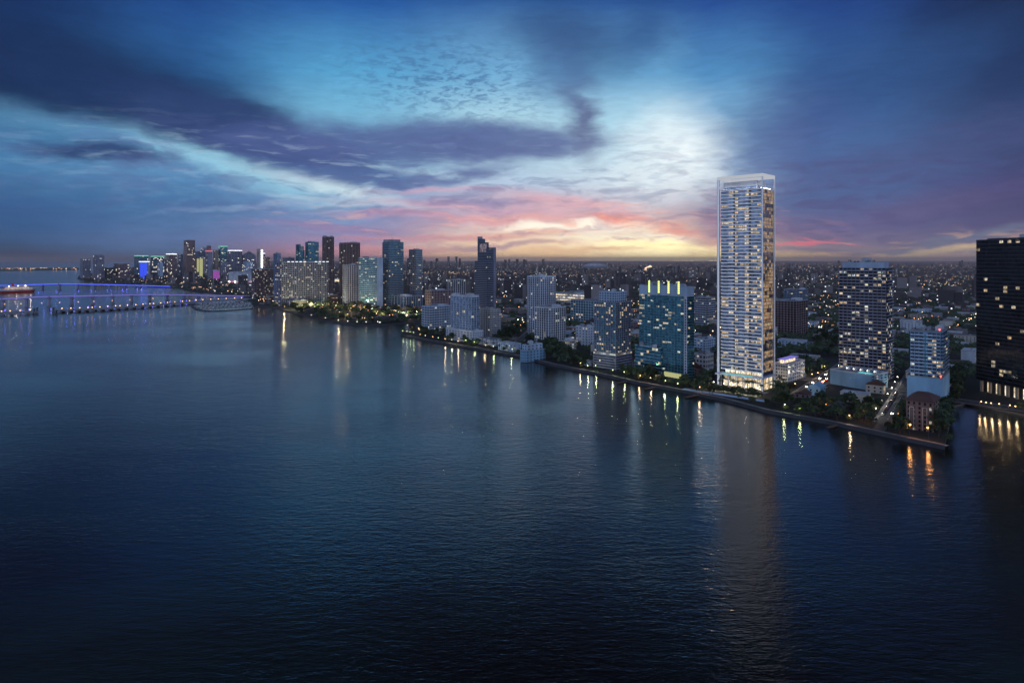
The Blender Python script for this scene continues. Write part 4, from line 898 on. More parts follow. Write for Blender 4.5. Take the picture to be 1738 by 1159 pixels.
# ------------------------------------------------------------------ houses near the shore
HR_=random.Random(21); HCNT={}; HLAB=[]
def house(x,y,ang,w,d,h,mat,kind,lit_n=1,label=None,rmat='roof'):
    root=thing('house','x','house',(x,y,GZ),rad(ang)); FOOT.append((x,y,ang,w,d))
    q=MB(); q.box(0,d,0,w,-.5,h)
    if kind=='gable':
        n=len(q.v); q.build('wall',M[mat],root); q=MB()
        q.v+=[(-.6,-.6,h),(d+.6,-.6,h),(d+.6,w+.6,h),(-.6,w+.6,h),(-.6,w/2,h+w*.28),(d+.6,w/2,h+w*.28)]; q.f+=[(0,1,5,4),(2,3,4,5),(0,4,3),(1,2,5),(3,2,1,0)]; q.m+=[0]*5; q.build('roof',M[rmat],root)
    else:
        q.build('wall',M[mat],root); q=MB(); q.box(-.3,d+.3,-.3,w+.3,h,h+.5); rf_=q.build('roof',M['roofw' if HR_.random()<.5 else 'roof'],root)
        q=MB(); q.box(d*.3,d*.3+2.2,w*.4,w*.4+2.2,h+.5,h+1.8); q.build('roof_unit',M['grey'],rf_)
    nfl=max(1,int(h/3)); k=0; lits=HR_.sample(range(40),min(40,lit_n*3))
    for f in range(nfl):
        for j in range(max(2,int(w/4.5))):
            q=MB(); yy=(j+.5)*w/max(2,int(w/4.5))-.7; q.box(-.1,.02,yy,yy+1.4,f*3+.9,f*3+2.3); q.build('window',M['lit' if k in lits else 'glass_black'],root); k+=1
        for j in range(max(1,int(d/5))):
            q=MB(); xx=(j+.5)*d/max(1,int(d/5))-.7; q.box(xx,xx+1.4,-.1,.02,f*3+.9,f*3+2.3); q.build('window',M['lit' if k in lits else 'glass_black'],root); k+=1
    q=MB(); q.box(d*.5,d*.5+1,-.12,-.1,.0,2.1); q.build('door',M['timber'],root)
    px=to_px((x,y,0))[0]; lmk=landmark(px,y)
    word={'gable':'pitched roof house','flat':'flat roofed block'}[kind]; tag(root,label,'house','houses and low blocks between the towers')
    if not label: HLAB.append((px,word,lmk,root))
    return root
def housepx(px,py,*a,**k): p=G(px,py); return house(p.x,p.y,*a,**k)
housepx(1368,686,50,9,14,6,'rose','gable',1,'small pink arched house beside the end of the busy street',rmat='terracotta')
housepx(1392,676,50,10,16,7,'sky_paint','gable',0,'pale blue gabled house halfway along the busy street',rmat='sky_paint')
housepx(1428,712,50,11,17,6,'dark','gable',0,'dark waterfront house with one bright roof edge',rmat='dark')
housepx(1472,690,50,20,12,7.5,'cream','flat',1,'cream two storey house with a row of small windows by the second street')
housepx(1500,672,50,14,9,7,'cream','gable',1,'cream red roofed house behind the car park podium corner',rmat='terracotta')
housepx(1625,660,50,12,10,5,'white','flat',1,'small white building beside the canal trees')
housepx(870,600,38,30,14,10,'pale','flat',2,'three storey pale green waterfront block left of the stacked white house')
housepx(835,590,38,34,16,9,'white','flat',4,'white waterfront motel with a red roof right of the cream block')
housepx(1002,624,46,9,7,5,'pale','flat',1,'tiny pale boathouse at the water left of the stepped tower')
housepx(1193,641,42,22,16,7,'rose','gable',1,'rose coloured house with a pitched roof left of the glass tower',rmat='terracotta')
k=0
for tries in range(6000):
    if k>=205: break
    px=HR_.uniform(690,1738); D=HR_.uniform(640,1750)
    if px<800 and D<1250: continue
    y=D; x=(px-CX)/F*D
    if not inland(x,y,22) or near_foot(x,y,10) or near_road(x,y,8): continue
    if any((x-t[0])**2+(y-t[1])**2<110 for t in trees): continue
    kd='flat' if HR_.random()<.6 else 'gable'
    if kd=='flat': w,d_,h=HR_.uniform(14,34),HR_.uniform(12,24),HR_.choice([4,7,7,10,13])
    else: w,d_,h=HR_.uniform(9,13),HR_.uniform(12,18),HR_.choice([4,6.5])
    house(x,y,HR_.choice([50,50,38,140]),w,d_,h,HR_.choice(['white','cream','tan','grey','rose','pale']),kd,HR_.choice([0,1,1,2]),rmat=HR_.choice(['terracotta','roof','dark'])); k+=1

for px,word,lmk,root in sorted(HLAB,key=lambda t:t[0]):
    HCNT[(word,lmk)]=HCNT.get((word,lmk),0)+1; tag(root,'%s, %s from the left near %s'%(word,ordn(HCNT[(word,lmk)]-1),lmk))
# ------------------------------------------------------------------ the city beyond, as one mass each of blocks, trees and lights
CR=random.Random(33); cb=MB(); ct=MB(); cl=MB(); ang=rad(50); ca,sa=math.cos(ang),math.sin(ang)
def wide(D): return (-CX-60)/F*D,(1738-CX+60)/F*D
k=0
for tries in range(60000):
    if k>=7000: break
    D=900*math.exp(CR.random()*3.0); x0,x1=wide(D); x=CR.uniform(x0,x1)
    if D<1700 and CR.random()<.75: continue
    # snap onto blocks
    a=x*ca+D*sa; b=-x*sa+D*ca; a=round(a/46)*46+CR.uniform(-9,9); b=round(b/70)*70+CR.uniform(-12,12)
    X=a*ca-b*sa; Y=a*sa+b*ca
    if not inland(X,Y,30) or near_foot(X,Y,14) or near_road(X,Y,10): continue
    w=CR.uniform(12,30); d=CR.uniform(10,22); h=CR.choice([5,5,7,7,9,12])
    if D>1700: w*=1.3; d*=1.2
    if CR.random()<.05 and D>1500: h=CR.uniform(22,60); w=CR.uniform(24,55); d=CR.uniform(16,24)
    Mx=Matrix.Translation((X,Y,0))@Matrix.Rotation(ang+(math.pi/2 if CR.random()<.3 else 0),4,'Z')
    cb.box(-d/2,d/2,-w/2,w/2,1,h,0,Mx)
    if CR.random()<.35: cb.box(-d/5,d/6,-w/4,w/5,h,h+2.4,0,Mx)
    k+=1
# a few clusters of mid rises on the plain
for (px,D,n,sx,hh) in ((770,3300,12,300,50),(735,9000,16,420,150),(900,9500,12,380,120),(830,2700,10,220,45),(1170,3400,8,300,50),(1340,4200,7,300,60),(1560,1900,3,60,38),(1600,1750,3,50,36),(720,2300,12,160,40),(760,1900,10,130,30),(1290,2300,10,300,30),(1480,9800,5,500,110),(1660,9000,5,300,120),(640,4200,10,300,70),(860,3300,9,200,50),(1090,6000,8,400,60),(350,3900,26,430,34),(250,3700,14,260,24),(480,3000,16,300,50),(560,2300,8,160,30)):
    for i in range(n):
        X=(px-CX)/F*D+CR.uniform(-sx,sx); Y=D+CR.uniform(-sx,sx)*.8
        if not inland(X,Y,20) or near_foot(X,Y,8): continue
        h=hh*CR.uniform(.4,1.1); w=CR.uniform(16,45); d=CR.uniform(14,22); cb.box(-d/2,d/2,-w/2,w/2,1,h,0,Matrix.Translation((X,Y,0))@Matrix.Rotation(rad(40),4,'Z'))
cb.build('distant_buildings',M['city'],label='mass of low blocks and houses spreading to the horizon behind the towers',cat='buildings',group=None,kind='stuff')
def clump(x,y,r,h,n):
    for i in range(n):
        u=CR.random()*6.283; rr=r*math.sqrt(CR.random()); c=Vector((x+math.cos(u)*rr,y+math.sin(u)*rr,GZ+h*(.35+.65*CR.random()*(1-.5*rr/r))))
        a=Vector((CR.gauss(0,1),CR.gauss(0,1),CR.gauss(0,.6))).normalized(); b=a.orthogonal().normalized(); s=h*.22*CR.uniform(.6,1.2)
        ct.quad(c-a*s-b*s*.7,c+a*s-b*s*.7,c+a*s+b*s*.7,c-a*s+b*s*.7)
k=0
for tries in range(60000):
    if k>=6800: break
    D=640*math.exp(CR.random()*2.6); x0,x1=wide(D); X=CR.uniform(x0,x1); Y=D
    if not inland(X,Y,14) or near_foot(X,Y,4) or near_road(X,Y,2): continue
    # greener in some districts
    if CR.random()<.55*(math.sin(X/430+1)*math.sin(Y/370)>0.1): continue
    big=D>2500; clump(X,Y,CR.uniform(5,9)*(1.9 if big else 1),CR.uniform(7,11),26 if not big else 16); k+=1
ct.build('distant_trees',M['leaf'],label='dark tree cover filling the streets and yards behind the towers',cat='trees',kind='stuff')
k=0
def lamp_at(X,Y,z,r):
    cl.octa((X,Y,z),r)
for tries in range(160000):
    if k>=3900: break
    D=1000*math.exp(CR.random()**.8*3.1); x0,x1=wide(D); x=CR.uniform(x0,x1)
    a=x*ca+D*sa; b=-x*sa+D*ca
    if CR.random()<.45: b=round(b/140)*140+CR.uniform(-2,2)
    elif CR.random()<.75: a=round(a/230)*230+CR.uniform(-2,2)
    X=a*ca-b*sa; Y=a*sa+b*ca
    if not inland(X,Y,12) or near_foot(X,Y,3): continue
    dens=.5+.5*math.sin(X/900+2)*math.sin(Y/700)
    if CR.random()>.08+.92*dens*dens: continue
    lamp_at(X,Y,CR.uniform(8,15),CR.uniform(.35,.75)*(1+D/5500)); k+=1
def lampline(p0,p1,n,j,r,ext=1):
    a=G(*p0); b=G(*p1)
    for i in range(n):
        t=i/(n-1); q=a.lerp(b,t); lamp_at(q.x+CR.uniform(-j,j),q.y+CR.uniform(-j,j),CR.uniform(8,14),r*(.7+.6*CR.random())*(1+q.y/6000))
lampline((1074,471),(1106,453),130,18,1.0); lampline((1070,470),(1104,452),60,10,1.4)
for (px,py,n,sp_,r) in ((1395,560,30,40,.7),(1385,556,22,30,.6),(1610,548,20,60,.8),(560,470,20,120,1.2),(565,500,12,60,1.2),(1020,506,40,80,.7),(940,505,40,80,.7),(300,486,60,420,1.2),(240,484,50,300,1.2),(380,490,50,260,1.2),(340,492,30,160,1.1),(420,500,30,90,1.0),(435,512,16,40,.9),(740,465,60,260,1.3),(960,470,60,300,1.1),(1360,480,60,400,1.2),(1590,470,60,400,1.2)):
    c=G(px,py)
    for i in range(n):
        X=c.x+CR.gauss(0,sp_); Y=c.y+CR.gauss(0,sp_)
        if inland(X,Y,5) and not near_foot(X,Y,1): lamp_at(X,Y,CR.uniform(5,12),r*CR.uniform(.6,1.3))
for i in range(46):
    px=CR.uniform(0,134); p=G(px,457.5+CR.uniform(-1.5,1.6)); cl.octa((p.x,p.y,12),3.4)
cl.build('city_lights',M['far_lights'],label='thousands of street and house lights scattered over the dark city plain',cat='lights',kind='stuff')
# the floodlit hall behind the big slab
tower('exhibition_hall','low building with a brilliant white floodlit end behind the wide lavender slab','building',558,562,576,474,482,38,'white',spec=S(floors=1,bl=1,br=2,win=(.96,.9),glass='lit',lit='lobby',lit2='lobby',p=1))

# ------------------------------------------------------------------ street lamps
def lamp_proto(mat,h,r,name='street_lamp'):
    root=thing(name,'x','street lamp',(0,0,-600)); q=MB(); q.tube((0,0,-.2),(0,0,h),.12,.07,6); q.tube((0,0,h-.1),(.9,0,h+.25),.06,.05,5); q.build('pole',M['metal'],root)
    q=MB(); q.ball((.95,0,h+.1),r,0,8,5,r*.8); q.build('lamp_head',M[mat],root); proto_done(root); return root
LP={c:lamp_proto('lamp_'+c,6,.42) for c in ('warm','white','green','orange')}; LPF={c:lamp_proto('lamp_'+c,8,.85) for c in ('warm','orange')}
LC={}
def lamp(px,py,col,phrase,group,light=0,far=False,z=GZ,s=1):
    if isinstance(px,tuple): p=Vector((px[0],px[1],0))
    else: p=G(px,py,z)
    key=phrase; LC[key]=LC.get(key,0)+1
    o=copy_tree((LPF if far else LP)[col]); o.location=(p.x,p.y,z); o.rotation_euler=(0,0,TR.uniform(0,6.28)); o.scale=(s,s,s)
    tag(o,'%s lamp, %s %s'%({'warm':'warm','white':'white','green':'greenish','orange':'orange'}[col],ordn(LC[key]-1),phrase),'street lamp',group)
    if light:
        l=bpy.data.lights.new('lamp_glow','POINT'); l.energy=light*(1.3 if light<3000 else 4); l.shadow_soft_size=.4; l.color={'warm':(1,.72,.40),'white':(1,.92,.75),'green':(.85,1,.45),'orange':(1,.42,.12)}[col]
        lo=bpy.data.objects.new('lamp_glow',l); COL.objects.link(lo); lo.parent=o; lo.location=(0,0,5.2 if light<3000 else 8.5)
# park
pr=random.Random(5)
for i,(x,y) in enumerate([(482,526),(492,524),(512,524),(520,526),(528,523),(533,526),(541,525),(547,523),(552,528),(560,523),(571,524),(580,529),(587,526),(596,529),(603,531),(612,528),(622,531),(631,530),(640,535),(650,538),(658,534),(668,533),(676,536),(684,537),(690,540),(697,538),(706,540),(575,536),(560,533),(545,532),(590,540),(610,544),(628,543),(648,544),(670,544)]):
    lamp(x,y,'green' if i%3 else 'warm','from the left in the park behind the bay','lamps in the waterfront park',light=9000 if i in (2,4,6,7,9,12,15,18,23,26) else (4000 if i%3==0 else 0),s=1.3)
for i,(x,y) in enumerate([(528,541),(552,546),(575,550.5),(590,552.2),(605,553.2),(622,553.4),(640,552.6)]): lamp(x,y-.6,'white','from the left along the park seawall','lamps on the park seawall',s=1.1)
for i in range(4): lamp(684.5+i*6,568.6+i*1.0,'green','from the left at the tip of the near point','lamps at the tip of the near point',light=250,s=1.1)
for i in range(7): lamp(712+i*11,574.5+i*2.0,'green' if i%2 else 'warm','from the left along the point promenade','promenade lamps before the blue glass block',light=1500 if i>3 else 0)
for x,y in ((790,587),(806,590),(823,596),(838,598),(868,603),(985,628),(998,632),(1012,632),(1040,640),(1060,644),(1085,650),(1105,654),(1128,659),(1150,664),(1187,671),(1330,702),(1358,706),(1443,722)): lamp(x,y-2,'warm' if (x%2) else 'green','from the left along the tower promenade','promenade lamps before the towers',light=700)
for x,y in ((1544,742),(1576,748)): lamp(x,y,'orange','from the left before the brown block on the point','orange lamps on the point',light=900,s=1.4)
for x,y in ((1400,700),(1470,716),(1523,716)): lamp(x,y,'orange','from the left in the dark gardens by the water','garden lamps',light=500)
for i in range(6):
    a,b,t,n=RB; q_=a+t*(20+32*i)+n*8; lamp((q_.x,q_.y),0,'white','from the near end of the right hand street','lamps on the right hand street',light=900)
for i in range(7):
    a,b,t,n=RA; q_=a+t*(8+30*i)+n*8.5*(1 if i%2 else -1); lamp((q_.x,q_.y),0,'warm','from the near end of the busy street','lamps on the busy street',light=900)
for i in range(8):
    a,b,t,n=RC; q_=a+t*(20+45*i)+n*8.5; lamp((q_.x,q_.y),0,'warm','from the left on the avenue behind the towers','lamps on the avenue',light=900)
for x in (1663,1672,1684,1697,1712,1726): lamp(x,694+(x-1660)*.14,'warm','from the left below the black slab tower','lamps below the black slab tower',light=500)
for i in range(5):
    x,y=hp(-17.5,-2+i*10); lamp((x,y),0,'white','from the right before the glass tower lobby','lamps before the glass tower lobby',light=1400)
for i in range(4):
    p=G(1322+i*13,655-i*5.5); lamp((p.x,p.y),0,'warm','from the left beside the floodlit white block','lamps beside the floodlit white block',light=1500)
# hero terrace
def hsheet(name,x0,x1,y0,y1,z,mat):
    q=MB(); q.box(x0,x1,y0,y1,GZ-.3,z); o=q.build(name,M[mat],kind='structure'); o.location=(HN.x,HN.y,0); o.rotation_euler=(0,0,rad(HANG)); return o
hsheet('lawn',-27,-16.5,-8,HW+10,GZ+.12,'leaf2'); hsheet('timber_path',-31,-27.2,-14,HW+12,GZ+.2,'timber'); hsheet('stone_path',-40,-33,-20,HW+14,GZ+.16,'pale')
q=MB()
for (x0,x1,y0,y1,z0,z1) in ((-16,-1,-6,HW+5,GZ-.2,GZ+.5),(-14,-8,2,HW-6,GZ+.5,GZ+.9)): q.box(x0,x1,y0,y1,z0,z1)
o=q.build('terrace',M['paving'],label='stepped stone terrace between the glass tower lobby and the water',cat='terrace'); o.location=(HN.x,HN.y,0); o.rotation_euler=(0,0,rad(HANG))
for i,(a,b,xx) in enumerate(((0,.28,-19),(.31,.6,-20),(.64,1.0,-21))):
    q=MB(); q.box(xx,xx+2.2,HW*a,HW*b-1,GZ-.1,GZ+.9); rr=random.Random(i)
    o=thing('planter','%s long timber planter box of grasses before the glass tower, from the right'%ordn(i),'planter',(HN.x,HN.y,0),rad(HANG),'planters before the glass tower')
    q.build('box',M['timber'],o); g=MB()
    for j in range(260):
        y=HW*a+rr.random()*(HW*(b-a)-1); x=xx+.2+rr.random()*1.8; s=rr.uniform(.2,.4); g.quad((x,y,GZ+.8),(x+s*.3,y+s*.3,GZ+.8),(x+s*.5,y,GZ+1.5+s),(x+s*.2,y-s*.2,GZ+1.5+s))
    g.build('grasses',M['leaf2'],o)

# ------------------------------------------------------------------ cars
def car_proto(ci):
    root=thing('parked_car','x','car',(0,0,-700)); q=MB(); P=[(-2.2,.35),(2.2,.35),(2.25,.75),(1.2,.95),(-1.6,1.0),(-2.25,.9)]
    n=0; q.v=[(x,-.9,z) for x,z in P]+[(x,.9,z) for x,z in P]; k=6
    q.f=[tuple(range(k)),tuple(reversed(range(k,2*k)))]+[((i+1)%k,i,k+i,k+(i+1)%k) for i in range(k)]; q.m=[0]*len(q.f); q.build('body',M['carpaint'][ci] if False else MC[ci],root)
    q=MB(); P=[(1.1,.93),(.5,1.42),(-1.0,1.45),(-1.6,.98)]; q.v=[(x,-.78 if i in(0,3) else -.62,z) for i,(x,z) in enumerate(P)]+[(x,.78 if i in(0,3) else .62,z) for i,(x,z) in enumerate(P)]; k=4
    q.f=[tuple(range(k)),tuple(reversed(range(k,2*k)))]+[((i+1)%k,i,k+i,k+(i+1)%k) for i in range(k)]; q.m=[0]*len(q.f); q.build('cabin',M['glass_black'],root)
    for x in (-1.35,1.4):
        for y in (-.88,.88): q=MB(); q.tube((x,y-.11,.33),(x,y+.11,.33),.33,.33,10); wh=q.build('wheel',M['dark'],root); q=MB(); q.tube((x,y-.125,.33),(x,y+.125,.33),.18,.18,8); q.build('rim',M['metal'],wh)
    for y in (-.6,.6):
        q=MB(); q.box(2.2,2.3,y-.2,y+.2,.58,.74); q.build('headlight',M['white'],root); q=MB(); q.box(-2.32,-2.22,y-.22,y+.22,.68,.82); q.build('taillight',M['red'],root)
    proto_done(root); return root
MC=M['carpaint']; CP=[car_proto(i) for i in range(5)]
def moving(ci):
    r=car_proto(ci)
    KIDS[r]=[]; 
    for ch in list(r.children):
        if ch.name.startswith('headlight'): ch.data=ch.data.copy(); ch.data.materials[0]=M['head']; ch.scale=(1,1,1.6)
        if ch.name.startswith('taillight'): ch.data=ch.data.copy(); ch.data.materials[0]=M['tail']
        KIDS[r].append(ch)
    r.name='moving_car'; return r
MP=[moving(i) for i in (0,1,2)]
CC={}; cols=['white','black','silver','maroon','navy']
def car(P,ci,x,y,rz,phrase,group,z,word):
    o=copy_tree(P[ci]); o.location=(x,y,z); o.rotation_euler=(0,0,rz); key=(phrase,ci,word); CC[key]=CC.get(key,0)+1
    tag(o,'%s %s car, %s %s'%(word,cols[ci] ,ordn(CC[key]-1),phrase),'car',group)
a,b,t,n=RB; rzB=math.atan2(t.y,t.x)
for i in range(14):
    q_=a+t*(26+7.2*i)+n*(4.6); car(CP,CR.randrange(5),q_.x,q_.y,rzB,'of its colour up the right hand street','cars parked on the right hand street',GZ+.15,'parked')
for i in range(6):
    q_=a+t*(2+3.4*i)+n*(11+.4*i); car(CP,CR.randrange(5),q_.x,q_.y,rzB+math.pi/2,'of its colour in the waterfront car park','cars in the waterfront car park',GZ+.06,'parked')
q_=a+t*34-n*1; car(MP,0,q_.x,q_.y,rzB+math.pi,'with headlights on in the right hand street','moving cars',GZ+.15,'moving')
a,b,t,n=RA; rzA=math.atan2(t.y,t.x)
for i in range(9):
    q_=a+t*(14+24*i+CR.uniform(-5,5))-n*3; car(MP,i%3,q_.x,q_.y,rzA,'heading away up the busy street','cars driving away on the busy street',GZ+.11,'moving')
for i in range(7):
    q_=a+t*(22+30*i+CR.uniform(-6,6))+n*3; car(MP,(i+1)%3,q_.x,q_.y,rzA+math.pi,'coming down the busy street','cars coming down the busy street',GZ+.11,'moving')
for i in range(7):
    q_=a+t*(26+8*i)-n*11; car(CP,CR.randrange(5),q_.x,q_.y,rzA,'of its colour beside the busy street','cars parked beside the busy street',GZ+.1,'parked')
for p in CP+MP+list(LP.values())+list(LPF.values()): drop(p)

# ------------------------------------------------------------------ bridges
def bridge(name,label,path,zd,width,piers,strip_mat,thick,lit_every=26,colw=2.2):
    P=[G(x,y) for x,y in path]; root=thing(name,label,'bridge',(P[0].x,P[0].y,0)); O=P[0]
    n=len(P); Z=zd
    def sec(off0,off1,za,zb,part,mat):
        q=MB()
        for i in range(n-1):
            a,b=P[i]-O,P[i+1]-O; t=(b-a).normalized(); nn=Vector((t.y,-t.x,0)); A=[a+nn*off0,b+nn*off0,b+nn*off1,a+nn*off1]; k=len(q.v)
            for p,z in zip(A,(Z[i],Z[i+1],Z[i+1],Z[i])): q.v.append((p.x,p.y,z+za))
            for p,z in zip(A,(Z[i],Z[i+1],Z[i+1],Z[i])): q.v.append((p.x,p.y,z+zb))
            q.f+=[(k,k+3,k+2,k+1),(k+4,k+5,k+6,k+7),(k,k+1,k+5,k+4),(k+1,k+2,k+6,k+5),(k+2,k+3,k+7,k+6),(k+3,k,k+4,k+7)]; q.m+=[0]*6
        return q.build(part,M[mat],root)
    sec(-width/2,width/2,-thick*.35,0,'deck','grey'); sec(-width*.36,width*.36,-thick,-thick*.36,'girder','grey')
    sec(-width/2-.3,-width/2-.02,0,1.1,'railing','grey'); sec(width/2+.02,width/2+.3,0,1.1,'railing','grey')
    if strip_mat:
        sec(width/2+.32,width/2+.6,-1.7,.9,'light_strip',strip_mat)
    for (px,py,zz) in piers:
        p=G(px,py)-O; q=MB(); th=math.atan2(P[1].y-P[0].y,P[1].x-P[0].x); Mx=Matrix.Translation((p.x,p.y,0))@Matrix.Rotation(th,4,'Z')
        q.box(-colw,colw,-width*.32,width*.32,1,zz-thick+.02,0,Mx); q.box(-colw*1.8,colw*1.8,-width*.42,width*.42,-1.5,2.2,0,Mx); q.box(-colw*1.7,colw*1.7,-width*.4,width*.4,zz-thick-2.2,zz-thick+.01,0,Mx)
        q.build('pier',M['grey'],root)
        if strip_mat:
            for s_ in (-1,1):
                l=bpy.data.lights.new('pier_light','POINT'); l.energy=700; l.color=(.16,.14,1); l.shadow_soft_size=.6; lo=bpy.data.objects.new('pier_light',l); COL.objects.link(lo); lo.parent=root; lo.location=(p.x+s_*9+3,p.y-width*.7,zz*.55)
    return root,P
def zb(px,base,deck): D=dist_of(base); return H-(deck-CY)/F*D
pl=[(-40,521.5),(5,521),(45,520),(83,519),(122,517.3),(157,516),(191,514.6),(223,513),(254,511),(284,509),(312,507),(337,505.5),(400,503.5),(424,503)]
dk=[508,507,504.5,503,502.3,501.8,501,500.3,500,500,500.3,501,502,502.5]
zd=[zb(p[0],p[1],d_) for p,d_ in zip(pl,dk)]
bridge('causeway_bridge','long violet lit causeway bridge in front of the ferry, on thick piers',pl,zd,13,[(p[0],p[1],z) for p,z in zip(pl[1:12],zd[1:12])],'strip_violet',3.2)
pl2=[(-40,491),(20,491),(72,491),(101,491),(132,490.5),(160,490),(187,489.5),(213,489),(238,488.5),(268,488),(297,487.8)]
dk2=[485,484,482.5,481.6,481.8,482.4,483,483.6,484.3,485.2,486]
zd2=[zb(p[0],p[1],d_) for p,d_ in zip(pl2,dk2)]
bridge('port_bridge','farther bright blue lit bridge arching low behind the violet one',pl2,zd2,16,[(p[0],p[1],z) for p,z in zip(pl2[1:9],zd2[1:9])],'strip_blue',3.6)
def interp(path,px):
    for (x0,y0),(x1,y1) in zip(path,path[1:]):
        if x0<=px<=x1: return y0+(y1-y0)*(px-x0)/(x1-x0)
    return path[-1][1]
pl3=[(93,530),(125,529.2),(160,527.8),(200,525),(250,521.6),(300,517.6),(340,514),(428,509.5)]
bridge('fishing_pier','long low concrete pier carrying a row of orange lamps under the violet bridge',pl3,[4.2]*8,46,[(93+(i)*13.5,interp(pl3,93+i*13.5),4.2) for i in range(1,17)],None,1.2,colw=.8)
pl4=[(-40,536.5),(0,535),(30,533.8),(63,532)]
bridge('fishing_pier','short low pier stub with orange lamps at the left edge of the picture',pl4,[4.2]*4,46,[(x,interp(pl4,x),4.2) for x in (6,20,34,48,60)],None,1.2,colw=.8)
LPF2=lamp_proto('lamp_orange',8,.95); LPW=lamp_proto('lamp_pier',8,1.05)
LPF={'warm':LPW,'orange':LPF2}
for px in (106,121,136,150,156,170,183,197,203,217,230,242,255,260,272,284,297,309,321,333,345,358,370,384,398,410): lamp(px,interp(pl3,px),'warm','from the left end of the long fishing pier','lamps on the long fishing pier',far=True,z=4.2)
for px in (3,18,35,51): lamp(px,interp(pl4,px),'warm','from the left on the short pier stub','lamps on the short pier stub',far=True,z=4.2)
for px,py in ((8,504),(70,503),(101,500),(132,499),(160,499),(221,497),(35,503.5),(190,498.5),(260,499)): 
    i=min(range(len(pl)),key=lambda i:abs(pl[i][0]-px)); lamp(px,interp(pl,px),'warm','from the left end of the violet bridge, standing on it','lamps on the violet bridge',far=True,z=zd[i],s=.7)
drop(LPF2); drop(LPW)
for i,(x,y,l,w) in enumerate(((1180,673,12,3),(1108,659.5,10,2.5),(1060,649.5,9,2.5),(905,613.5,12,3),(842,600.5,9,2.5),(1418,724.5,10,2.5),(775,588.5,10,3))):
    p=G(x,y); o=thing('boat_dock','small timber dock reaching into the bay, %s from the left along the near shore'%ordn(sum(1 for v in (1180,1108,1060,905,842,1418,775) if v<x)),'dock',(p.x,p.y,0),rad(37),'small docks on the near shore')
    q=MB(); q.box(-l,3,-w/2,w/2,.9,1.2); q.build('deck',M['timber'],o)
    for a_ in (-l+.5,-l/2,0):
        for b_ in (-w/2,w/2): q=MB(); q.tube((a_,b_,-1),(a_,b_,1.9),.2,.18,6); q.build('pile',M['bark'],o)
# timber dolphins and channel posts in the water
for i,(x,y,h) in enumerate(((58,532,11),(63,529,10),(91,531,12),(96,533,9))):
    p=G(x,y); o=thing('dolphin','leaning cluster of dark fender piles, %s from the left in the pier gap'%ordn(i),'fender piles',(p.x,p.y,0),0,'fender piles in the pier gap')
    q=MB(); q.tube((-2,0,-1),(0,0,h),1.0,.8,8); q.tube((2,0,-1),(.4,0,h),1.0,.8,8); q.build('pile',M['dark'],o); q=MB(); q.prism([(math.cos(j*.785)*3,math.sin(j*.785)*3) for j in range(8)],h-2,h-1); q.build('cap',M['dark'],o)
for i,(x,y) in enumerate(((34,550),(142,556),(154,554),(272,541))):
    p=G(x,y); o=thing('channel_marker','thin dark channel post standing in the bay, %s from the left'%ordn(i),'channel post',(p.x,p.y,0),0,'channel posts'); q=MB(); q.tube((0,0,-1),(0,0,8),.3,.25,8); q.build('post',M['dark'],o); q=MB(); q.box(-.8,.8,-.1,.1,6.4,8); q.build('board',M['timber'],o)

# ------------------------------------------------------------------ ferry
fa=Vector(((0-CX)/F*2320,2320,0)); fb=Vector(((61-CX)/F*2440,2440,0)); t=(fb-fa); Ln=t.length; fer=thing('cruise_ferry','white ferry with a red hull band and red funnel passing under the left sky','ship',(fa.x,fa.y,0),math.atan2(t.y,t.x))
def hull(q,L_,B,z0,z1,mi=0,rake=8,x0=0,bow=18):
    T=[(x0,-B/2),(x0+L_-bow,-B/2),(x0+L_-bow*.35,-B/4),(x0+L_,0),(x0+L_-bow*.35,B/4),(x0+L_-bow,B/2),(x0,B/2)]
    Bm=[(x0+2,-B*.4),(x0+L_-bow-3,-B*.42),(x0+L_-bow*.6-3,-B*.2),(x0+L_-rake,0),(x0+L_-bow*.6-3,B*.2),(x0+L_-bow-3,B*.42),(x0+2,B*.4)]
    n=len(q.v); q.v+=[(x,y,z0) for x,y in Bm]+[(x,y,z1) for x,y in T]; k=7
    for i in range(k): j=(i+1)%k; q.f.append((n+i,n+j,n+k+j,n+k+i)); q.m.append(mi)
    q.f.append(tuple(range(n+k,n+2*k))); q.f.append(tuple(reversed(range(n,n+k)))); q.m+=[mi,mi]
q=MB(); hull(q,Ln,22,-1,7); q.build('hull',M['red'],fer)
q=MB(); hull(q,Ln+1,22.6,7,12,bow=20); q.build('upper_hull',M['white'],fer)
for i,(x0,l,z0,z1,mm) in enumerate(((6,Ln*.84,12,15.5,'white'),(10,Ln*.74,15.5,19,'red'),(16,Ln*.62,19,22.5,'white'),(Ln*.52,Ln*.2,22.5,26,'white'))):
    q=MB(); q.prism([(x0,-9+i),(x0+l-6,-9+i),(x0+l,-4),(x0+l,4),(x0+l-6,9-i),(x0,9-i)],z0,z1); q.build('deck_house',M[mm],fer)
for i in range(22):
    q=MB(); x=8+i*(Ln*.78/22); q.box(x,x+2.6,-9.3,-9.05,13,14.6); q.build('window',M['lit_cool' if i%3 else 'lobby'],fer)
q=MB(); q.tube((Ln*.36,0,22),(Ln*.33,0,33),4.2,3.4,12); q.build('funnel',M['red'],fer); q=MB(); q.tube((Ln*.68,0,26),(Ln*.67,0,36),.5,.2,6); q.build('mast',M['white'],fer)
for i in range(20):
    q=MB(); x=12+i*(Ln*.66/20); q.box(x,x+3.2,-8.3,-8.02,16.4,18.2); q.build('window',M['lobby'],fer)
for x in (Ln*.2,Ln*.45,Ln*.66):
    q=MB(); q.ball((x,-7,24),1.3); q.build('deck_lamp',M['lamp_white'],fer)
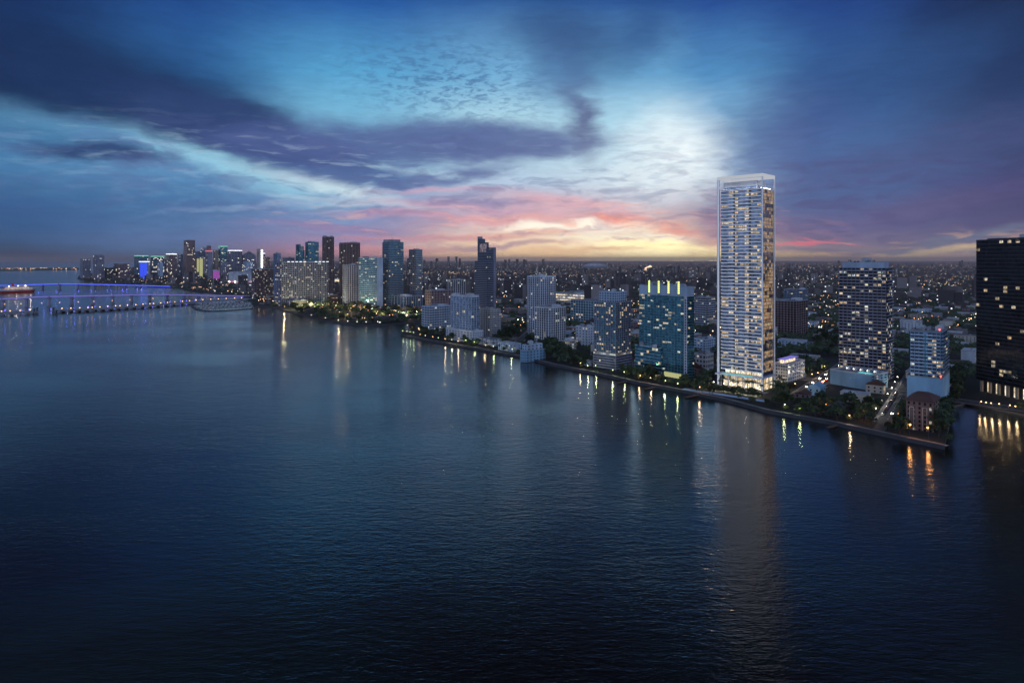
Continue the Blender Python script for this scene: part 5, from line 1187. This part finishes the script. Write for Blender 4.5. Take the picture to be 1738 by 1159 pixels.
for x in (Ln*.3,Ln*.7):
    l=bpy.data.lights.new('added_ferry_fill','POINT'); l.energy=3500; l.color=(1,.8,.72); l.shadow_soft_size=1; lo=bpy.data.objects.new('added_ferry_fill',l); COL.objects.link(lo); lo.parent=fer; lo.location=(x,-26,22)  # added fill lamps off the ship's side, brightening its superstructure
# ------------------------------------------------------------------ marina
BR=random.Random(8)
def boat_proto(L_,sail):
    root=thing('moored_boat','x','boat',(0,0,-800)); q=MB(); hull(q,L_,L_*.3,-.3,1.5,rake=1.5,bow=L_*.4,x0=-L_/2); q.build('hull',M['white'],root)
    q=MB(); q.prism([(-L_*.25,-L_*.1),(L_*.12,-L_*.1),(L_*.2,0),(L_*.12,L_*.1),(-L_*.25,L_*.1)],1.5,2.9 if not sail else 2.1); q.build('cabin',M['white' if not sail else 'pale'],root)
    if sail: q=MB(); q.tube((0,0,1.5),(0,0,L_*1.2),.14,.08,6); q.tube((0,0,3),(-L_*.4,0,3.1),.1,.08,5); q.build('mast',M['white'],root)
    else: q=MB(); q.box(-L_*.1,L_*.08,-L_*.102,L_*.102,2.0,2.6); q.build('window',M['glass_black'],root)
    proto_done(root); return root
BP_=[boat_proto(14,False),boat_proto(11,True),boat_proto(19,False),boat_proto(10,False)]
A=[(338,513.5),(338,526.5),(425,523),(420,513.0)]
row=[(334,524.5,428,519.5),(330,521.5,424,517),(340,517.8,418,514.5),(350,515.6,410,513)]
for ri,(x0,y0,x1,y1) in enumerate(row):
    a=G(x0,y0); b=G(x1,y1); t=(b-a).normalized(); nn=Vector((-t.y,t.x,0)); L_=(b-a).length; q=MB(); Mx=Matrix.Translation(a)@Matrix.Rotation(math.atan2(t.y,t.x),4,'Z'); q.box(0,L_,-1.2,1.2,.5,1.1,0,Mx)
    for j in range(int(L_/22)): q.tube((a+t*(j*22+4)+Vector((0,0,-1))),(a+t*(j*22+4)+Vector((0,0,3))),.3,.3,6)
    q.build('dock',M['timber'],label='timber marina dock, %s row from the open water, lined with boats'%ordn(ri),cat='dock',group='marina docks')
    m=14 if ri<2 else 10
    for j in range(m):
        for s_ in (-1,1):
            if BR.random()<.12: continue
            p=a+t*(L_*(j+.5)/m+BR.uniform(-1,1))+nn*s_*9.5; pi=BR.randrange(4); o=copy_tree(BP_[pi]); o.location=(p.x,p.y,.1); o.rotation_euler=(0,0,math.atan2(nn.y,nn.x)+(0 if s_<0 else math.pi))
            tag(o,'%s on the %s side, %s berth of the %s marina dock'%(['motor boat','bare masted sailing boat','large white yacht','small launch'][pi],'near' if s_<0 else 'far',ordn(j),ordn(ri)),'boat','boats in the marina')
for p in BP_: drop(p)
q=MB(); Pb=[G(326,520),G(334,526),G(352,528.6),G(376,528),G(400,526.5),G(428,524)]
for a,b in zip(Pb,Pb[1:]):
    t=(b-a).normalized(); nn=Vector((-t.y,t.x,0)); q.prism([((a-nn*3).x,(a-nn*3).y),((b-nn*3).x,(b-nn*3).y),((b+nn*3).x,(b+nn*3).y),((a+nn*3).x,(a+nn*3).y)],-1,1.6)
q.build('breakwater',M['concrete'],label='low dark rock breakwater curving round the marina',cat='breakwater')

# ------------------------------------------------------------------ air
HAZE=True
if HAZE:
    m=bpy.data.materials.new('evening_haze'); m.use_nodes=True; t=m.node_tree
    for n in list(t.nodes):
        if n.type=='BSDF_PRINCIPLED': t.nodes.remove(n)
    v=t.nodes.new('ShaderNodeVolumePrincipled'); v.inputs['Color'].default_value=(.92,.82,.86,1); v.inputs['Density'].default_value=.00003; v.inputs['Anisotropy'].default_value=.2
    out=[n for n in t.nodes if n.type=='OUTPUT_MATERIAL'][0]; t.links.new(v.outputs[0],out.inputs['Volume'])
    q=MB(); q.box(-71000,71000,-2000,71000,-4,330); q.build('haze',m,kind='stuff',label='thin evening haze over the bay and the city',cat='haze')
cy=scene.cycles
cy.max_bounces=5; cy.diffuse_bounces=2; cy.glossy_bounces=3; cy.transmission_bounces=1; cy.volume_bounces=0; cy.transparent_max_bounces=4
cy.use_denoising=True; cy.denoiser='OPENIMAGEDENOISE'; cy.caustics_reflective=False; cy.caustics_refractive=False
cy.sample_clamp_indirect=4; cy.use_adaptive_sampling=True; cy.adaptive_threshold=.02
